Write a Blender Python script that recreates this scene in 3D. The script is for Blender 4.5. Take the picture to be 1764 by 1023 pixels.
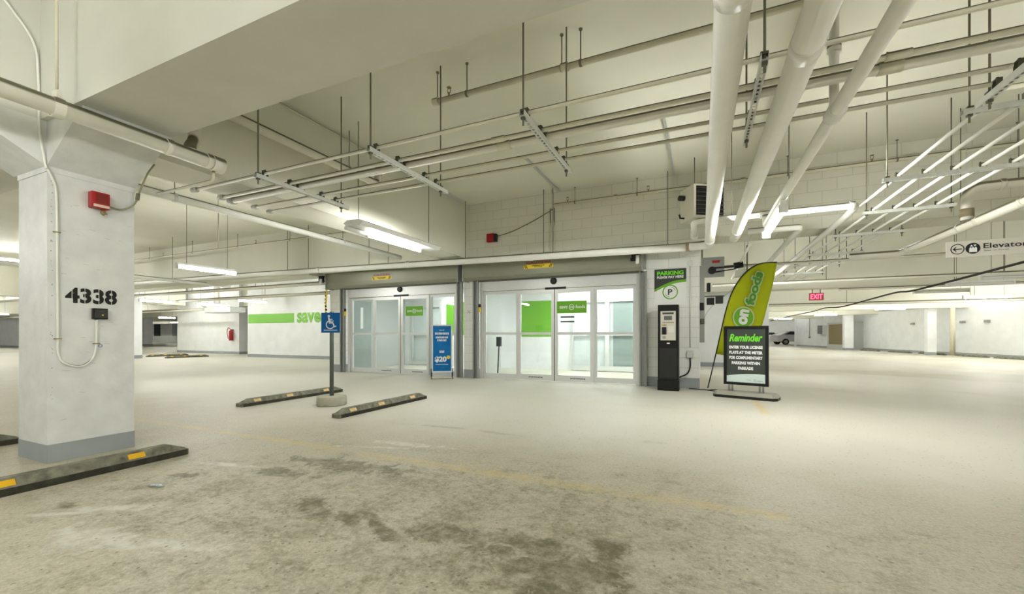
import bpy, bmesh, math, random
from mathutils import Vector, Matrix
random.seed(7)
for o in list(bpy.data.objects): bpy.data.objects.remove(o)
S = bpy.context.scene
COL = S.collection
V = Vector

# ---------------------------------------------------------------- camera, world, exposure
W_, H_ = 1764, 1023
FPX, HOR, EYE = 727.0, 577.0, 1.05            # focal length in px, horizon row, eye height in m
YAW = math.atan(326 / FPX)
cd = bpy.data.cameras.new('camera'); cam = bpy.data.objects.new('camera', cd); COL.objects.link(cam)
cam.location = (0, 0, EYE); cam.rotation_euler = (math.pi / 2, 0, YAW)
cd.sensor_width = 36; cd.lens = 36 * FPX / W_; cd.shift_y = (HOR - H_ / 2) / W_
cd.clip_start = .05; cd.clip_end = 300
S.camera = cam
w = bpy.data.worlds.new('world'); S.world = w; w.use_nodes = True
w.node_tree.nodes['Background'].inputs[0].default_value = (.80, .82, .76, 1)
w.node_tree.nodes['Background'].inputs[1].default_value = .30
S.view_settings.view_transform = 'Standard'; S.view_settings.look = 'None'
S.view_settings.exposure = 1.0; S.view_settings.gamma = 1; S.view_settings.use_curve_mapping = False
TUBE = 52.0                                    # fluorescent tube strength
LAMPCOL = (1.0, .99, .955)

def floor_at(u, v):                            # photo pixel of a point on the floor -> metres
    a = (u - 882) / FPX; k = EYE * FPX / (v - HOR)
    c, s = math.cos(YAW), math.sin(YAW)
    return ((-s + a * c) * k, (c + a * s) * k)

# ---------------------------------------------------------------- materials
MATS = {}
def nt(m):
    m.use_nodes = True
    return m.node_tree, m.node_tree.nodes['Principled BSDF']
def mat(name, col, rough=.5, metal=0., var=0., scale=6., bump=0., bscale=60., emit=None, es=0., coat=0.):
    if name in MATS: return MATS[name]
    m = bpy.data.materials.new(name); t, b = nt(m)
    b.inputs['Roughness'].default_value = rough; b.inputs['Metallic'].default_value = metal
    if max(col) < .08 or name in ('accessible_blue', 'poster_blue', 'store_green', 'flag_lime_cloth', 'bright_sign_green', 'wall_letter_green'): b.inputs['Specular IOR Level'].default_value = .2
    if coat: b.inputs['Coat Weight'].default_value = coat
    tc = t.nodes.new('ShaderNodeTexCoord')
    n = t.nodes.new('ShaderNodeTexNoise'); n.inputs['Scale'].default_value = scale; n.inputs['Detail'].default_value = 5
    t.links.new(tc.outputs['Object'], n.inputs['Vector'])
    r = t.nodes.new('ShaderNodeValToRGB'); r.color_ramp.elements[0].position = .3; r.color_ramp.elements[1].position = .7
    lo = [max(0, c * (1 - var)) for c in col]; hi = [min(1, c * (1 + var * .5)) for c in col]
    r.color_ramp.elements[0].color = (*lo, 1); r.color_ramp.elements[1].color = (*hi, 1)
    t.links.new(n.outputs['Fac'], r.inputs['Fac']); t.links.new(r.outputs['Color'], b.inputs['Base Color'])
    if bump:
        n2 = t.nodes.new('ShaderNodeTexNoise'); n2.inputs['Scale'].default_value = bscale; n2.inputs['Detail'].default_value = 4
        t.links.new(tc.outputs['Object'], n2.inputs['Vector'])
        bp = t.nodes.new('ShaderNodeBump'); bp.inputs['Strength'].default_value = bump; bp.inputs['Distance'].default_value = .01
        t.links.new(n2.outputs['Fac'], bp.inputs['Height']); t.links.new(bp.outputs['Normal'], b.inputs['Normal'])
    if emit:
        b.inputs['Emission Color'].default_value = (*emit, 1); b.inputs['Emission Strength'].default_value = es
    MATS[name] = m
    return m

def shade_upper(m, edge_col=(.10, .09, .04), lo=.12, hi=.34):   # shade-like dark edge painted into the colour of the pipes' upper side
    t, b = nt(m); src = b.inputs['Base Color'].links[0].from_socket; N = t.nodes.new
    g = N('ShaderNodeNewGeometry'); s = N('ShaderNodeSeparateXYZ'); t.links.new(g.outputs['Normal'], s.inputs[0])
    r = N('ShaderNodeMapRange'); r.inputs['From Min'].default_value = lo; r.inputs['From Max'].default_value = hi; r.inputs['To Max'].default_value = .95
    t.links.new(s.outputs['Z'], r.inputs['Value']); x = N('ShaderNodeMix'); x.data_type = 'RGBA'
    a = [k for k in x.inputs if k.type == 'RGBA']; t.links.new(r.outputs['Result'], x.inputs['Factor']); t.links.new(src, a[0]); a[1].default_value = (*edge_col, 1)
    t.links.new([k for k in x.outputs if k.type == 'RGBA'][0], b.inputs['Base Color']); return m
WHITE = mat('white_wall_paint', (.83, .85, .845), .55, var=.06, scale=2.2, bump=.12, bscale=40)
COLW = mat('scuffed_column_paint', (.74, .755, .735), .5, var=.09, scale=7, bump=.2, bscale=30)
CEIL = mat('ceiling_concrete_paint', (.76, .755, .635), .6, var=.05, scale=1.1, bump=.15, bscale=18)
BEAMW = mat('white_beam_paint', (.68, .68, .61), .6, var=.06, scale=2, bump=.15, bscale=18)
BEAMM = mat('beam_concrete_paint', (.75, .745, .63), .6, var=.05, scale=1.3, bump=.15, bscale=18)
GREYP = mat('grey_band_paint', (.33, .36, .37), .5, var=.08, scale=5, bump=.1)
PIPE = mat('painted_pipe', (.78, .765, .66), .42, var=.05, scale=5, bump=.05)
PIPEW = mat('white_painted_pipe', (.87, .87, .81), .38, var=.04, scale=5)
SLIM = mat('cream_conduit', (.70, .68, .53), .4, var=.05, scale=9)
shade_upper(PIPE); shade_upper(SLIM); shade_upper(PIPEW, lo=.40, hi=.62)
GALV = mat('galvanised_steel', (.66, .67, .63), .4, .15, var=.10, scale=22)
RODM = mat('threaded_rod_steel', (.20, .195, .13), .5, .3)
CLAMP = mat('dark_clamp_steel', (.12, .12, .09), .5, .6)
DKJOINT = mat('dark_joint_sealant', (.30, .29, .19), .6)  # dull olive of the header joint and the alarm feed conduit
ALU = mat('brushed_aluminium', (.72, .73, .715), .38, .35, var=.03, scale=14)
ALUD = mat('grey_steel_jamb', (.33, .34, .32), .42, .4, var=.05, scale=8)
HOODM = mat('shutter_hood_steel', (.30, .305, .235), .35, .4, var=.05, scale=3)
BLACK = mat('black_plastic', (.018, .018, .018), .4)
BLKM = mat('black_powder_coat', (.012, .012, .011), .38, var=.1)
RUBBER = mat('dark_rubber', (.03, .03, .025), .7, var=.3, scale=12)
RED = mat('alarm_red', (.40, .008, .012), .35)
REDD = mat('alarm_red_lens', (.22, .01, .01), .2, coat=.5)
YEL = mat('reflector_yellow', (.75, .43, .01), .4, var=.06)
CAUT = mat('caution_yellow', (.85, .62, .02), .4)
GREEN = mat('store_green', (.16, .44, .03), .45)
GREEN2 = mat('wall_letter_green', (.23, .55, .09), .5)
LIME = mat('flag_lime_cloth', (.46, .52, .012), .75, var=.10, scale=3)
WHT = mat('printed_white', (.86, .87, .85), .45)
CREAM = mat('cream_lens', (.75, .62, .50), .4)
BLUE = mat('accessible_blue', (.004, .115, .36), .35)
POSTB = mat('poster_blue', (.004, .16, .46), .35, var=.25, scale=6)
CHAR = mat('poster_charcoal', (.055, .065, .055), .45)
STOPC = mat('wheel_stop_rubber', (.19, .185, .135), .75, var=.6, scale=14, bump=.5, bscale=45)
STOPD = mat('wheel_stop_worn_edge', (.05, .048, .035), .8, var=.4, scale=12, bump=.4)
CONC = mat('sign_base_concrete', (.42, .41, .32), .8, var=.15, scale=9, bump=.3)
POLE = mat('sign_pole_dark_green', (.10, .12, .10), .5, .2)
BRONZE = mat('louvre_bronze', (.26, .21, .11), .5, .2)
LENSW = mat('unlit_housing_white', (.80, .80, .77), .35)
KPAN = mat('meter_panel_grey', (.60, .58, .50), .4)
SCRN = mat('meter_screen', (.12, .13, .11), .2)
TEAL = mat('grey_green_door_paint', (.33, .38, .36), .45, var=.06)
CARW = mat('car_white_paint', (.75, .76, .75), .25, coat=.6)
CARG = mat('car_glass_dark', (.03, .035, .04), .1)
GREYD = mat('interior_grey_wall', (.50, .52, .50), .6)
BRASS = mat('corroded_brass', (.35, .28, .12), .5, .5, var=.3, scale=30)
DIRTG = mat('dark_marking_black', (.02, .02, .02), .6)
STRD = mat('stencil_black_paint', (.022, .022, .02), .6)
LIT = mat('fluorescent_tube_lit', (1, 1, 1), .3, emit=LAMPCOL, es=TUBE)
LITF = mat('distant_tube_lit', (1, 1, 1), .3, emit=LAMPCOL, es=TUBE * 1.1)
LITB = mat('boosted_tube_lit', (1, 1, 1), .3, emit=LAMPCOL, es=TUBE * 1.5)  # emission raised to brighten the left bays
LITC = mat('brightest_tube_lit', (1, 1, 1), .3, emit=LAMPCOL, es=TUBE * 1.9)
LITH = mat('dim_tube_lit', (1, 1, 1), .3, emit=LAMPCOL, es=TUBE * .7)
LITX = mat('exit_sign_red_light', (.9, .05, .08), .3, emit=(1, .06, .12), es=3.0)

def glassmat():
    m = bpy.data.materials.new('clear_door_glass'); m.use_nodes = True; t = m.node_tree; t.nodes.clear()
    o = t.nodes.new('ShaderNodeOutputMaterial'); mx = t.nodes.new('ShaderNodeMixShader')
    tr = t.nodes.new('ShaderNodeBsdfTransparent'); tr.inputs[0].default_value = (.965, .985, .98, 1)
    g = t.nodes.new('ShaderNodeBsdfGlossy'); g.inputs['Roughness'].default_value = .02
    f = t.nodes.new('ShaderNodeFresnel'); f.inputs[0].default_value = 1.5
    ge = t.nodes.new('ShaderNodeNewGeometry'); ml = t.nodes.new('ShaderNodeMapRange'); ml.inputs['To Min'].default_value = 1.5; ml.inputs['To Max'].default_value = 1 / 1.5
    t.links.new(ge.outputs['Backfacing'], ml.inputs['Value']); t.links.new(ml.outputs['Result'], f.inputs[0])
    t.links.new(f.outputs[0], mx.inputs[0]); t.links.new(tr.outputs[0], mx.inputs[1]); t.links.new(g.outputs[0], mx.inputs[2])
    t.links.new(mx.outputs[0], o.inputs[0]); return m
GLASS = glassmat()

def blockmat(name, col, dark):                 # painted concrete block, 400 x 200 mm courses in the X-Z plane
    m = bpy.data.materials.new(name); t, b = nt(m); b.inputs['Roughness'].default_value = .55
    g = t.nodes.new('ShaderNodeNewGeometry'); s = t.nodes.new('ShaderNodeSeparateXYZ'); c = t.nodes.new('ShaderNodeCombineXYZ')
    t.links.new(g.outputs['Position'], s.inputs[0]); t.links.new(s.outputs['X'], c.inputs['X']); t.links.new(s.outputs['Z'], c.inputs['Y'])
    br = t.nodes.new('ShaderNodeTexBrick'); br.inputs['Scale'].default_value = 1
    br.inputs['Brick Width'].default_value = .4; br.inputs['Row Height'].default_value = .2; br.inputs['Mortar Size'].default_value = .006
    br.inputs['Mortar Smooth'].default_value = .4
    br.inputs['Color1'].default_value = (*col, 1); br.inputs['Color2'].default_value = (*[x * .975 for x in col], 1); br.inputs['Mortar'].default_value = (*dark, 1)
    t.links.new(c.outputs[0], br.inputs['Vector']); t.links.new(br.outputs['Color'], b.inputs['Base Color'])
    bp = t.nodes.new('ShaderNodeBump'); bp.inputs['Strength'].default_value = .4; bp.inputs['Distance'].default_value = .004; bp.invert = True
    t.links.new(br.outputs['Fac'], bp.inputs['Height']); t.links.new(bp.outputs['Normal'], b.inputs['Normal'])
    return m
BLOCKW = blockmat('white_block_masonry', (.84, .85, .82), (.66, .66, .60))
BLOCKC = blockmat('cream_block_masonry', (.75, .745, .64), (.61, .60, .50))

def floormat():
    m = bpy.data.materials.new('stained_garage_concrete'); t, b = nt(m); N = t.nodes.new; L = t.links.new
    g = N('ShaderNodeNewGeometry'); pos = g.outputs['Position']
    def math_(op, a, bb=None, cc=None):
        n = N('ShaderNodeMath'); n.operation = op
        for i, x in enumerate((a, bb, cc)):
            if x is None: continue
            if isinstance(x, (int, float)): n.inputs[i].default_value = x
            else: L(x, n.inputs[i])
        return n.outputs[0]
    def noise(sc, det=4, rough=.5, off=None, dist=0.):
        n = N('ShaderNodeTexNoise'); n.inputs['Scale'].default_value = sc; n.inputs['Detail'].default_value = det
        n.inputs['Roughness'].default_value = rough; n.inputs['Distortion'].default_value = dist
        if off:
            mp = N('ShaderNodeMapping'); mp.inputs['Location'].default_value = off; L(pos, mp.inputs[0]); L(mp.outputs[0], n.inputs['Vector'])
        else: L(pos, n.inputs['Vector'])
        return n.outputs['Fac']
    def ss(x, a, bb):
        n = N('ShaderNodeMapRange'); n.interpolation_type = 'SMOOTHSTEP'; n.inputs['From Min'].default_value = a; n.inputs['From Max'].default_value = bb
        L(x, n.inputs['Value']); return n.outputs['Result']
    def mix(f, a, bb):
        n = N('ShaderNodeMix'); n.data_type = 'RGBA'
        L(f, n.inputs['Factor'])
        for s_, x in (('A', a), ('B', bb)):
            i = [k for k in n.inputs if k.name == s_ and k.type == 'RGBA'][0]
            if isinstance(x, tuple): i.default_value = (*x, 1)
            else: L(x, i)
        return [k for k in n.outputs if k.type == 'RGBA'][0]
    sep = N('ShaderNodeSeparateXYZ'); L(pos, sep.inputs[0]); X, Y = sep.outputs['X'], sep.outputs['Y']
    # wobbling of the stain outlines
    wob = noise(1.7, 5, .6); wob2 = noise(9, 4, .6, (3, 1, 0)); wob3 = noise(6.5, 6, .75, (8, 2, 0), .6)
    def spot(u, v, rx, ry, rot=0.):            # 1 in the middle of a stain, 0 outside; radii in metres
        x0, y0 = floor_at(u, v); c, s_ = math.cos(rot), math.sin(rot)
        dx = math_('SUBTRACT', X, x0); dy = math_('SUBTRACT', Y, y0)
        a = math_('ADD', math_('MULTIPLY', dx, c / rx), math_('MULTIPLY', dy, s_ / rx))
        bb = math_('ADD', math_('MULTIPLY', dx, -s_ / ry), math_('MULTIPLY', dy, c / ry))
        d = math_('SQRT', math_('ADD', math_('MULTIPLY', a, a), math_('MULTIPLY', bb, bb)))
        d = math_('ADD', d, math_('ADD', math_('MULTIPLY', math_('SUBTRACT', wob, .5), 1.6), math_('MULTIPLY', math_('SUBTRACT', wob3, .5), 3.4)))
        return ss(d, 1.08, .52)
    def total(lst):
        r = None
        for s_ in lst: r = s_ if r is None else math_('MAXIMUM', r, s_)
        return r
    base = mix(ss(noise(.45, 3), .35, .65), (.40, .37, .27), (.48, .455, .36))
    base = mix(ss(noise(2.3, 6, .65), .3, .75), base, (.475, .435, .325))
    # worn dirty zone in the near bay
    dirty = math_('MULTIPLY', math_('ADD', spot(680, 930, 3.4, 1.5, .1), spot(640, 880, 2.0, .9, .1)), .5)
    fine = ss(math_('ADD', math_('MULTIPLY', noise(16, 7, .8), .6), math_('MULTIPLY', noise(3.5, 5, .65, (2, 2, 0)), .4)), .40, .62)
    base = mix(math_('MULTIPLY', math_('MULTIPLY', math_('ADD', math_('MULTIPLY', dirty, .85), .15), fine), .95), base, (.17, .145, .07))
    grit = ss(noise(42, 5, .8, (7, 7, 0)), .42, .68)
    base = mix(math_('MULTIPLY', grit, .42), base, (.66, .65, .57))
    base = mix(math_('MULTIPLY', ss(noise(60, 4, .8, (1, 9, 0)), .48, .66), .5), base, (.22, .195, .115))
    lines = ss(noise(3.2, 6, .7, (5, 2, 0), 1.2), .54, .63)
    base = mix(math_('MULTIPLY', math_('MULTIPLY', lines, .5), math_('ADD', math_('MULTIPLY', dirty, .6), .1)), base, (.25, .235, .15))
    dark = total([spot(600, 800, .60, .17, .1), spot(490, 815, .30, .10, .1), spot(545, 875, .20, .10, -.5), spot(600, 893, .20, .06, -.4), spot(650, 905, .30, .05, -.5),
                  spot(790, 925, .30, .12), spot(900, 938, .40, .16), spot(970, 985, .30, .20), spot(940, 1015, .40, .2), spot(1060, 945, .16, .09),
                  spot(310, 818, .14, .05, .2), spot(120, 870, .1, .05), spot(1130, 762, .17, .06), spot(760, 735, .5, .05, .1), spot(850, 745, .35, .05, -.1)])
    grain = ss(wob2, .28, .62)
    base = mix(math_('MULTIPLY', math_('MULTIPLY', dark, math_('ADD', .12, math_('MULTIPLY', math_('ADD', math_('MULTIPLY', grain, .5), math_('MULTIPLY', fine, .5)), .95))), .95), base, (.10, .09, .035))
    pale = total([spot(140, 925, .30, .14), spot(265, 938, .36, .10, .3), spot(190, 875, .28, .05, .5), spot(700, 765, .45, .07, .1),
                  spot(100, 885, .2, .03, .6), spot(640, 770, .35, .035, .3), spot(390, 800, .4, .04, .2)])
    base = mix(math_('MULTIPLY', math_('MULTIPLY', pale, math_('ADD', .2, math_('MULTIPLY', ss(wob2, .35, .6), .8))), .62), base, (.68, .68, .62))
    # clean swept floor in front of the doors and down the lane
    clean = ss(math_('ADD', Y, math_('MULTIPLY', wob, 1.2)), 3.6, 5.2)
    base = mix(math_('MULTIPLY', clean, .75), base, (.62, .605, .535))
    bandn = noise(.30, 3, .5, (11, 4, 0))
    base = mix(math_('MULTIPLY', math_('MULTIPLY', ss(bandn, .5, .62), ss(Y, 7.5, 11)), .55), base, (.42, .40, .28))
    # grit speckles
    vor = N('ShaderNodeTexVoronoi'); vor.inputs['Scale'].default_value = 26; L(pos, vor.inputs['Vector'])
    vs = N('ShaderNodeSeparateColor'); L(vor.outputs['Color'], vs.inputs[0])
    sp = math_('MULTIPLY', ss(vor.outputs['Distance'], .24, .12), ss(vs.outputs[0], .70, .76))
    sp = math_('MULTIPLY', sp, math_('ADD', .55, math_('MULTIPLY', dirty, .45)))
    base = mix(math_('MULTIPLY', sp, .85), base, (.12, .10, .055))
    # worn yellow stall lines
    def bar(x0, x1, y0, y1, k):
        f = math_('MULTIPLY', math_('MULTIPLY', ss(X, x0 - .03, x0 + .03), ss(X, x1 + .03, x1 - .03)), math_('MULTIPLY', ss(Y, y0 - .015, y0 + .015), ss(Y, y1 + .015, y1 - .015)))
        return math_('MULTIPLY', f, math_('MULTIPLY', k, ss(noise(6, 5, .7, (1, 7, 0)), .30, .62)))
    ln = total([bar(-6.5, -3.0, 2.84, 2.94, .5), bar(-2.75, .46, 2.80, 2.93, .42), bar(.73, .84, 6.5, 8.0, .75), bar(-4.0, .5, 6.48, 6.58, .28), bar(-4.6, -1.5, 4.6, 4.7, .16)])
    base = mix(ln, base, (.62, .47, .16))
    L(base, b.inputs['Base Color'])
    r = N('ShaderNodeMapRange'); L(noise(1.3, 4, .6, (9, 9, 0)), r.inputs['Value']); r.inputs['To Min'].default_value = .42; r.inputs['To Max'].default_value = .68
    L(r.outputs['Result'], b.inputs['Roughness'])
    bp = N('ShaderNodeBump'); bp.inputs['Strength'].default_value = .35; bp.inputs['Distance'].default_value = .01
    L(noise(35, 6, .7), bp.inputs['Height']); L(bp.outputs['Normal'], b.inputs['Normal'])
    return m

# ---------------------------------------------------------------- mesh helpers (all in world metres)
def B(): return bmesh.new()
def box(bm, x0, x1, y0, y1, z0, z1):
    vs = [bm.verts.new(p) for p in ((x0, y0, z0), (x1, y0, z0), (x1, y1, z0), (x0, y1, z0), (x0, y0, z1), (x1, y0, z1), (x1, y1, z1), (x0, y1, z1))]
    for f in ((3, 2, 1, 0), (4, 5, 6, 7), (0, 1, 5, 4), (1, 2, 6, 5), (2, 3, 7, 6), (3, 0, 4, 7)): bm.faces.new([vs[i] for i in f])
    return bm
def bbox_(x0, x1, y0, y1, z0, z1, bev=.01, seg=2):
    bm = B(); box(bm, x0, x1, y0, y1, z0, z1)
    bmesh.ops.bevel(bm, geom=list(bm.edges), offset=bev, segments=seg, affect='EDGES', profile=.5)
    return bm
def frame_of(d):
    d = V(d).normalized(); a = V((0, 0, 1)) if abs(d.z) < .9 else V((1, 0, 0))
    u = d.cross(a).normalized(); return u, d.cross(u).normalized()
def tube(bm, pts, r, seg=12, cap=True):
    pts = [V(p) for p in pts]; rs = r if isinstance(r, (list, tuple)) else [r] * len(pts)
    rings = []; u = None
    for i, p in enumerate(pts):
        d = (pts[min(i + 1, len(pts) - 1)] - pts[max(i - 1, 0)]).normalized()
        if u is None: u, _ = frame_of(d)
        u = (u - d * u.dot(d)).normalized(); v = d.cross(u)
        rings.append([bm.verts.new(p + (u * math.cos(2 * math.pi * k / seg) + v * math.sin(2 * math.pi * k / seg)) * rs[i]) for k in range(seg)])
    for a, b_ in zip(rings, rings[1:]):
        for k in range(seg):
            f = bm.faces.new((a[k], a[(k + 1) % seg], b_[(k + 1) % seg], b_[k])); f.smooth = True
    if cap: bm.faces.new(rings[0][::-1]); bm.faces.new(rings[-1])
    return bm
def fillet(pts, R, n=6):
    pts = [V(p) for p in pts]; out = [pts[0]]
    for a, b_, c in zip(pts, pts[1:], pts[2:]):
        d1, d2 = (a - b_), (c - b_); rr = min(R, d1.length * .45, d2.length * .45)
        p, q = b_ + d1.normalized() * rr, b_ + d2.normalized() * rr
        for k in range(n + 1):
            s = k / n; out.append(p * (1 - s) ** 2 + b_ * 2 * s * (1 - s) + q * s * s)
    out.append(pts[-1]); return out
def smooth_path(pts, n=8):                     # catmull-rom through the points
    P = [V(p) for p in pts]; P = [P[0] * 2 - P[1]] + P + [P[-1] * 2 - P[-2]]; out = []
    for i in range(1, len(P) - 2):
        for k in range(n):
            s = k / n; a, b_, c, d = P[i - 1:i + 3]
            out.append(.5 * ((2 * b_) + (c - a) * s + (2 * a - 5 * b_ + 4 * c - d) * s * s + (3 * b_ - a - 3 * c + d) * s ** 3))
    out.append(P[-2]); return out
class Fr:                                      # a drawing plane: origin, right, up (out = right x up)
    def __init__(s, o, r, u): s.o, s.r, s.u = V(o), V(r).normalized(), V(u).normalized(); s.n = s.r.cross(s.u).normalized()
    def __call__(s, x, y, z=0.): return s.o + s.r * x + s.u * y + s.n * z
def poly(bm, fr, pts, z0=0., z1=.004):
    a = [bm.verts.new(fr(x, y, z1)) for x, y in pts]; b_ = [bm.verts.new(fr(x, y, z0)) for x, y in pts]
    bm.faces.new(a); bm.faces.new(b_[::-1]); n = len(pts)
    for i in range(n): bm.faces.new((a[i], b_[i], b_[(i + 1) % n], a[(i + 1) % n]))
    return bm
def rect(bm, fr, x0, x1, y0, y1, z0=0., z1=.004): return poly(bm, fr, [(x0, y0), (x1, y0), (x1, y1), (x0, y1)], z0, z1)
def disc(bm, fr, cx, cy, r, z0=0., z1=.004, n=32, ry=None):
    ry = ry or r
    return poly(bm, fr, [(cx + r * math.cos(2 * math.pi * k / n), cy + ry * math.sin(2 * math.pi * k / n)) for k in range(n)], z0, z1)
def ring(bm, fr, cx, cy, r0, r1, z0=0., z1=.004, n=40, a0=0., a1=2 * math.pi, sy=1.):
    full = abs(a1 - a0) > 6.28; m = n if full else n + 1; q = []
    for k in range(m):
        t = a0 + (a1 - a0) * k / n; c, s = math.cos(t), math.sin(t) * sy
        q.append([bm.verts.new(fr(cx + c * r, cy + s * r, z)) for r, z in ((r0, z1), (r1, z1), (r1, z0), (r0, z0))])
    for k in range(n if full else n):
        a, b_ = q[k], q[(k + 1) % m]
        for i in range(4): bm.faces.new((a[i], a[(i + 1) % 4], b_[(i + 1) % 4], b_[i]))
    if not full: bm.faces.new(q[0]); bm.faces.new(q[-1][::-1])
    return bm
def glyphs(s, bold=0., shear=0., space=1.):
    cu = bpy.data.curves.new('t', 'FONT'); cu.body = s; cu.offset = bold; cu.shear = shear; cu.space_character = space; cu.resolution_u = 3
    cu.align_x = 'CENTER'; cu.align_y = 'CENTER'
    o = bpy.data.objects.new('t', cu); COL.objects.link(o); dg = bpy.context.evaluated_depsgraph_get(); dg.update()
    me = bpy.data.meshes.new_from_object(o.evaluated_get(dg)); bm = B(); bm.from_mesh(me)
    bpy.data.objects.remove(o); bpy.data.curves.remove(cu); bpy.data.meshes.remove(me)
    return bm
def text(bm, fr, s, cx, cy, w, h, bold=.02, shear=0., z0=0., z1=.003, stencil=None, rot=0.):
    g = glyphs(s, bold, shear)
    xs = [v.co.x for v in g.verts]; ys = [v.co.y for v in g.verts]
    x0, x1, y0, y1 = min(xs), max(xs), min(ys), max(ys)
    if stencil:
        for f0, f1 in stencil:
            a, b_ = x0 + (x1 - x0) * f0, x0 + (x1 - x0) * f1
            for p in (a, b_): bmesh.ops.bisect_plane(g, geom=list(g.verts) + list(g.edges) + list(g.faces), plane_co=(p, 0, 0), plane_no=(1, 0, 0))
            bmesh.ops.delete(g, geom=[f for f in g.faces if a < f.calc_center_median().x < b_], context='FACES')
    r = bmesh.ops.extrude_face_region(g, geom=list(g.faces))
    top = {e for e in r['geom'] if isinstance(e, bmesh.types.BMVert)}
    c_, s_ = math.cos(rot), math.sin(rot)
    vm = {}
    for v in g.verts:
        x = ((v.co.x - x0) / (x1 - x0) - .5) * w; y = ((v.co.y - y0) / (y1 - y0) - .5) * h
        vm[v] = bm.verts.new(fr(cx + x * c_ - y * s_, cy + x * s_ + y * c_, z1 if v in top else z0))
    for f in g.faces:
        try: bm.faces.new([vm[v] for v in f.verts])
        except ValueError: pass
    g.free(); return bm

def mk(name, bm, m, parent=None, recalc=True):
    if recalc: bmesh.ops.recalc_face_normals(bm, faces=list(bm.faces))
    bm.verts.ensure_lookup_table()
    mn = V((min(v.co.x for v in bm.verts), min(v.co.y for v in bm.verts), min(v.co.z for v in bm.verts)))
    mx = V((max(v.co.x for v in bm.verts), max(v.co.y for v in bm.verts), max(v.co.z for v in bm.verts)))
    c = V(((mn.x + mx.x) / 2, (mn.y + mx.y) / 2, mn.z))
    for v in bm.verts: v.co -= c
    me = bpy.data.meshes.new(name); bm.to_mesh(me); bm.free()
    for k in (m if isinstance(m, (list, tuple)) else [m]): me.materials.append(k)
    o = bpy.data.objects.new(name, me); COL.objects.link(o)
    o.location = c
    if parent is not None:
        wp = V((0, 0, 0)); q = parent
        while q is not None: wp += q.location; q = q.parent
        o.parent = parent; o.location = c - wp
    return o
def tag(o, label, cat, group=None):
    o['label'] = label; o['category'] = cat
    if group: o['group'] = group
    return o
def thing(name, label, cat, loc, group=None):
    o = bpy.data.objects.new(name, None); COL.objects.link(o); o.location = loc; o.empty_display_size = .2
    return tag(o, label, cat, group)
def struct(name, bm, m, label=None, parent=None):
    o = mk(name, bm, m, parent)
    if parent is None: o['kind'] = 'structure'
    if label: o['label'] = label
    return o
def dup(root, dloc=(0, 0, 0), rz=0., label=None, group=None, s=None):
    r = root.copy(); COL.objects.link(r); r.location = V(root.location) + V(dloc); r.rotation_euler = (0, 0, rz)
    if s: r.scale = s
    if label: r['label'] = label
    if group: r['group'] = group
    def rec(a, b_):
        for ch in list(a.children):
            c = ch.copy(); COL.objects.link(c); c.parent = b_; rec(ch, c)
    rec(root, r); return r
def rod(parent, x, y, z0, z1, r=.008, m=None, name='hanger_rod'):
    return mk(name, tube(B(), [(x, y, z0), (x, y, z1)], r, 8), m or RODM, parent)

HC, SOF = 4.0, 2.79                             # ceiling height and beam soffit

# ================================================================ SETTING
fm = floormat()
struct('floor', box(B(), -100, 30, -6, 110, -.2, 0), fm)
struct('ceiling', box(B(), -100, 30, -6, 110, HC, HC + .25), CEIL)
# downstand beams
def beamX(x0, x1, y0, y1, z, lab, m=None): return struct('beam', box(B(), x0, x1, y0, y1, z, HC), m or BEAMM, lab)
beamX(-60, 18, 1.55, 2.17, SOF, 'deep concrete beam spanning over the numbered column', BEAMW)
beamX(-60, -9.88, 8.35, 8.95, 2.70, 'concrete beam crossing left of the glass entrance')
beamX(-60, -20.2, 15.2, 15.8, 2.65, 'concrete beam crossing farther left beyond the green striped wall')
beamX(-9.88, -5.47, 8.35, 8.95, SOF, 'concrete beam above the left shutter')
beamX(-5.47, 18, 8.35, 8.95, SOF, 'concrete beam above the right shutter and the drive lane').data.materials[0] = BLOCKC
struct('beam', box(B(), -5.47, -4.87, -6, 1.55, SOF, HC), BEAMW, 'beam running toward the viewer above the numbered column')
struct('beam', box(B(), -5.47, -4.87, 2.17, 8.35, SOF, HC), BEAMM, 'beam running from the numbered column to the entrance wall')
for i, y in enumerate((15.2, 22.05, 28.9, 35.75, 42.6, 49.45)):
    beamX(-1.2, 18, y, y + .6, 2.45, 'beam %s across the lane on the way to the parked car' % ('one', 'two', 'three', 'four', 'five', 'six')[i])
for i, y in enumerate((22.05, 28.9, 35.75)):
    beamX(-99, -30, y, y + .6, 2.7, 'far left cross beam %s' % ('one', 'two', 'three')[i])
struct('beam', box(B(), -28.0, -27.3, -6, 14.6, 2.75, HC), BEAMM, 'lengthwise beam on the far left')
struct('beam', box(B(), -50.6, -50, -6, 22, 2.75, HC), BEAMM, 'lengthwise beam farthest left')

# column 4338
c = B(); box(c, -5.40, -4.87, 1.59, 2.17, .15, SOF)
def prism(bm, pts, axis, a, b_):
    mkp = (lambda p, t: (p[0], t, p[1])) if axis == 'y' else (lambda p, t: (t, p[0], p[1]))
    A = [bm.verts.new(mkp(p, a)) for p in pts]; C = [bm.verts.new(mkp(p, b_)) for p in pts]
    bm.faces.new(A); bm.faces.new(C[::-1])
    for i in range(len(pts)): bm.faces.new((A[i], C[i], C[(i + 1) % len(pts)], A[(i + 1) % len(pts)]))
prism(c, [(-5.41, 2.43), (-4.862, 2.43), (-4.27, SOF), (-6.0, SOF)], 'y', 1.585, 2.175)
prism(c, [(1.58, 2.43), (2.16, 2.43), (2.16, SOF), (.98, SOF)], 'x', -5.47, -4.865)
box(c, -5.405, -4.863, 1.583, 2.177, 2.385, 2.43)
colm = struct('column', c, COLW, 'white square column stencilled 4338 with a flared top')
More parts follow.
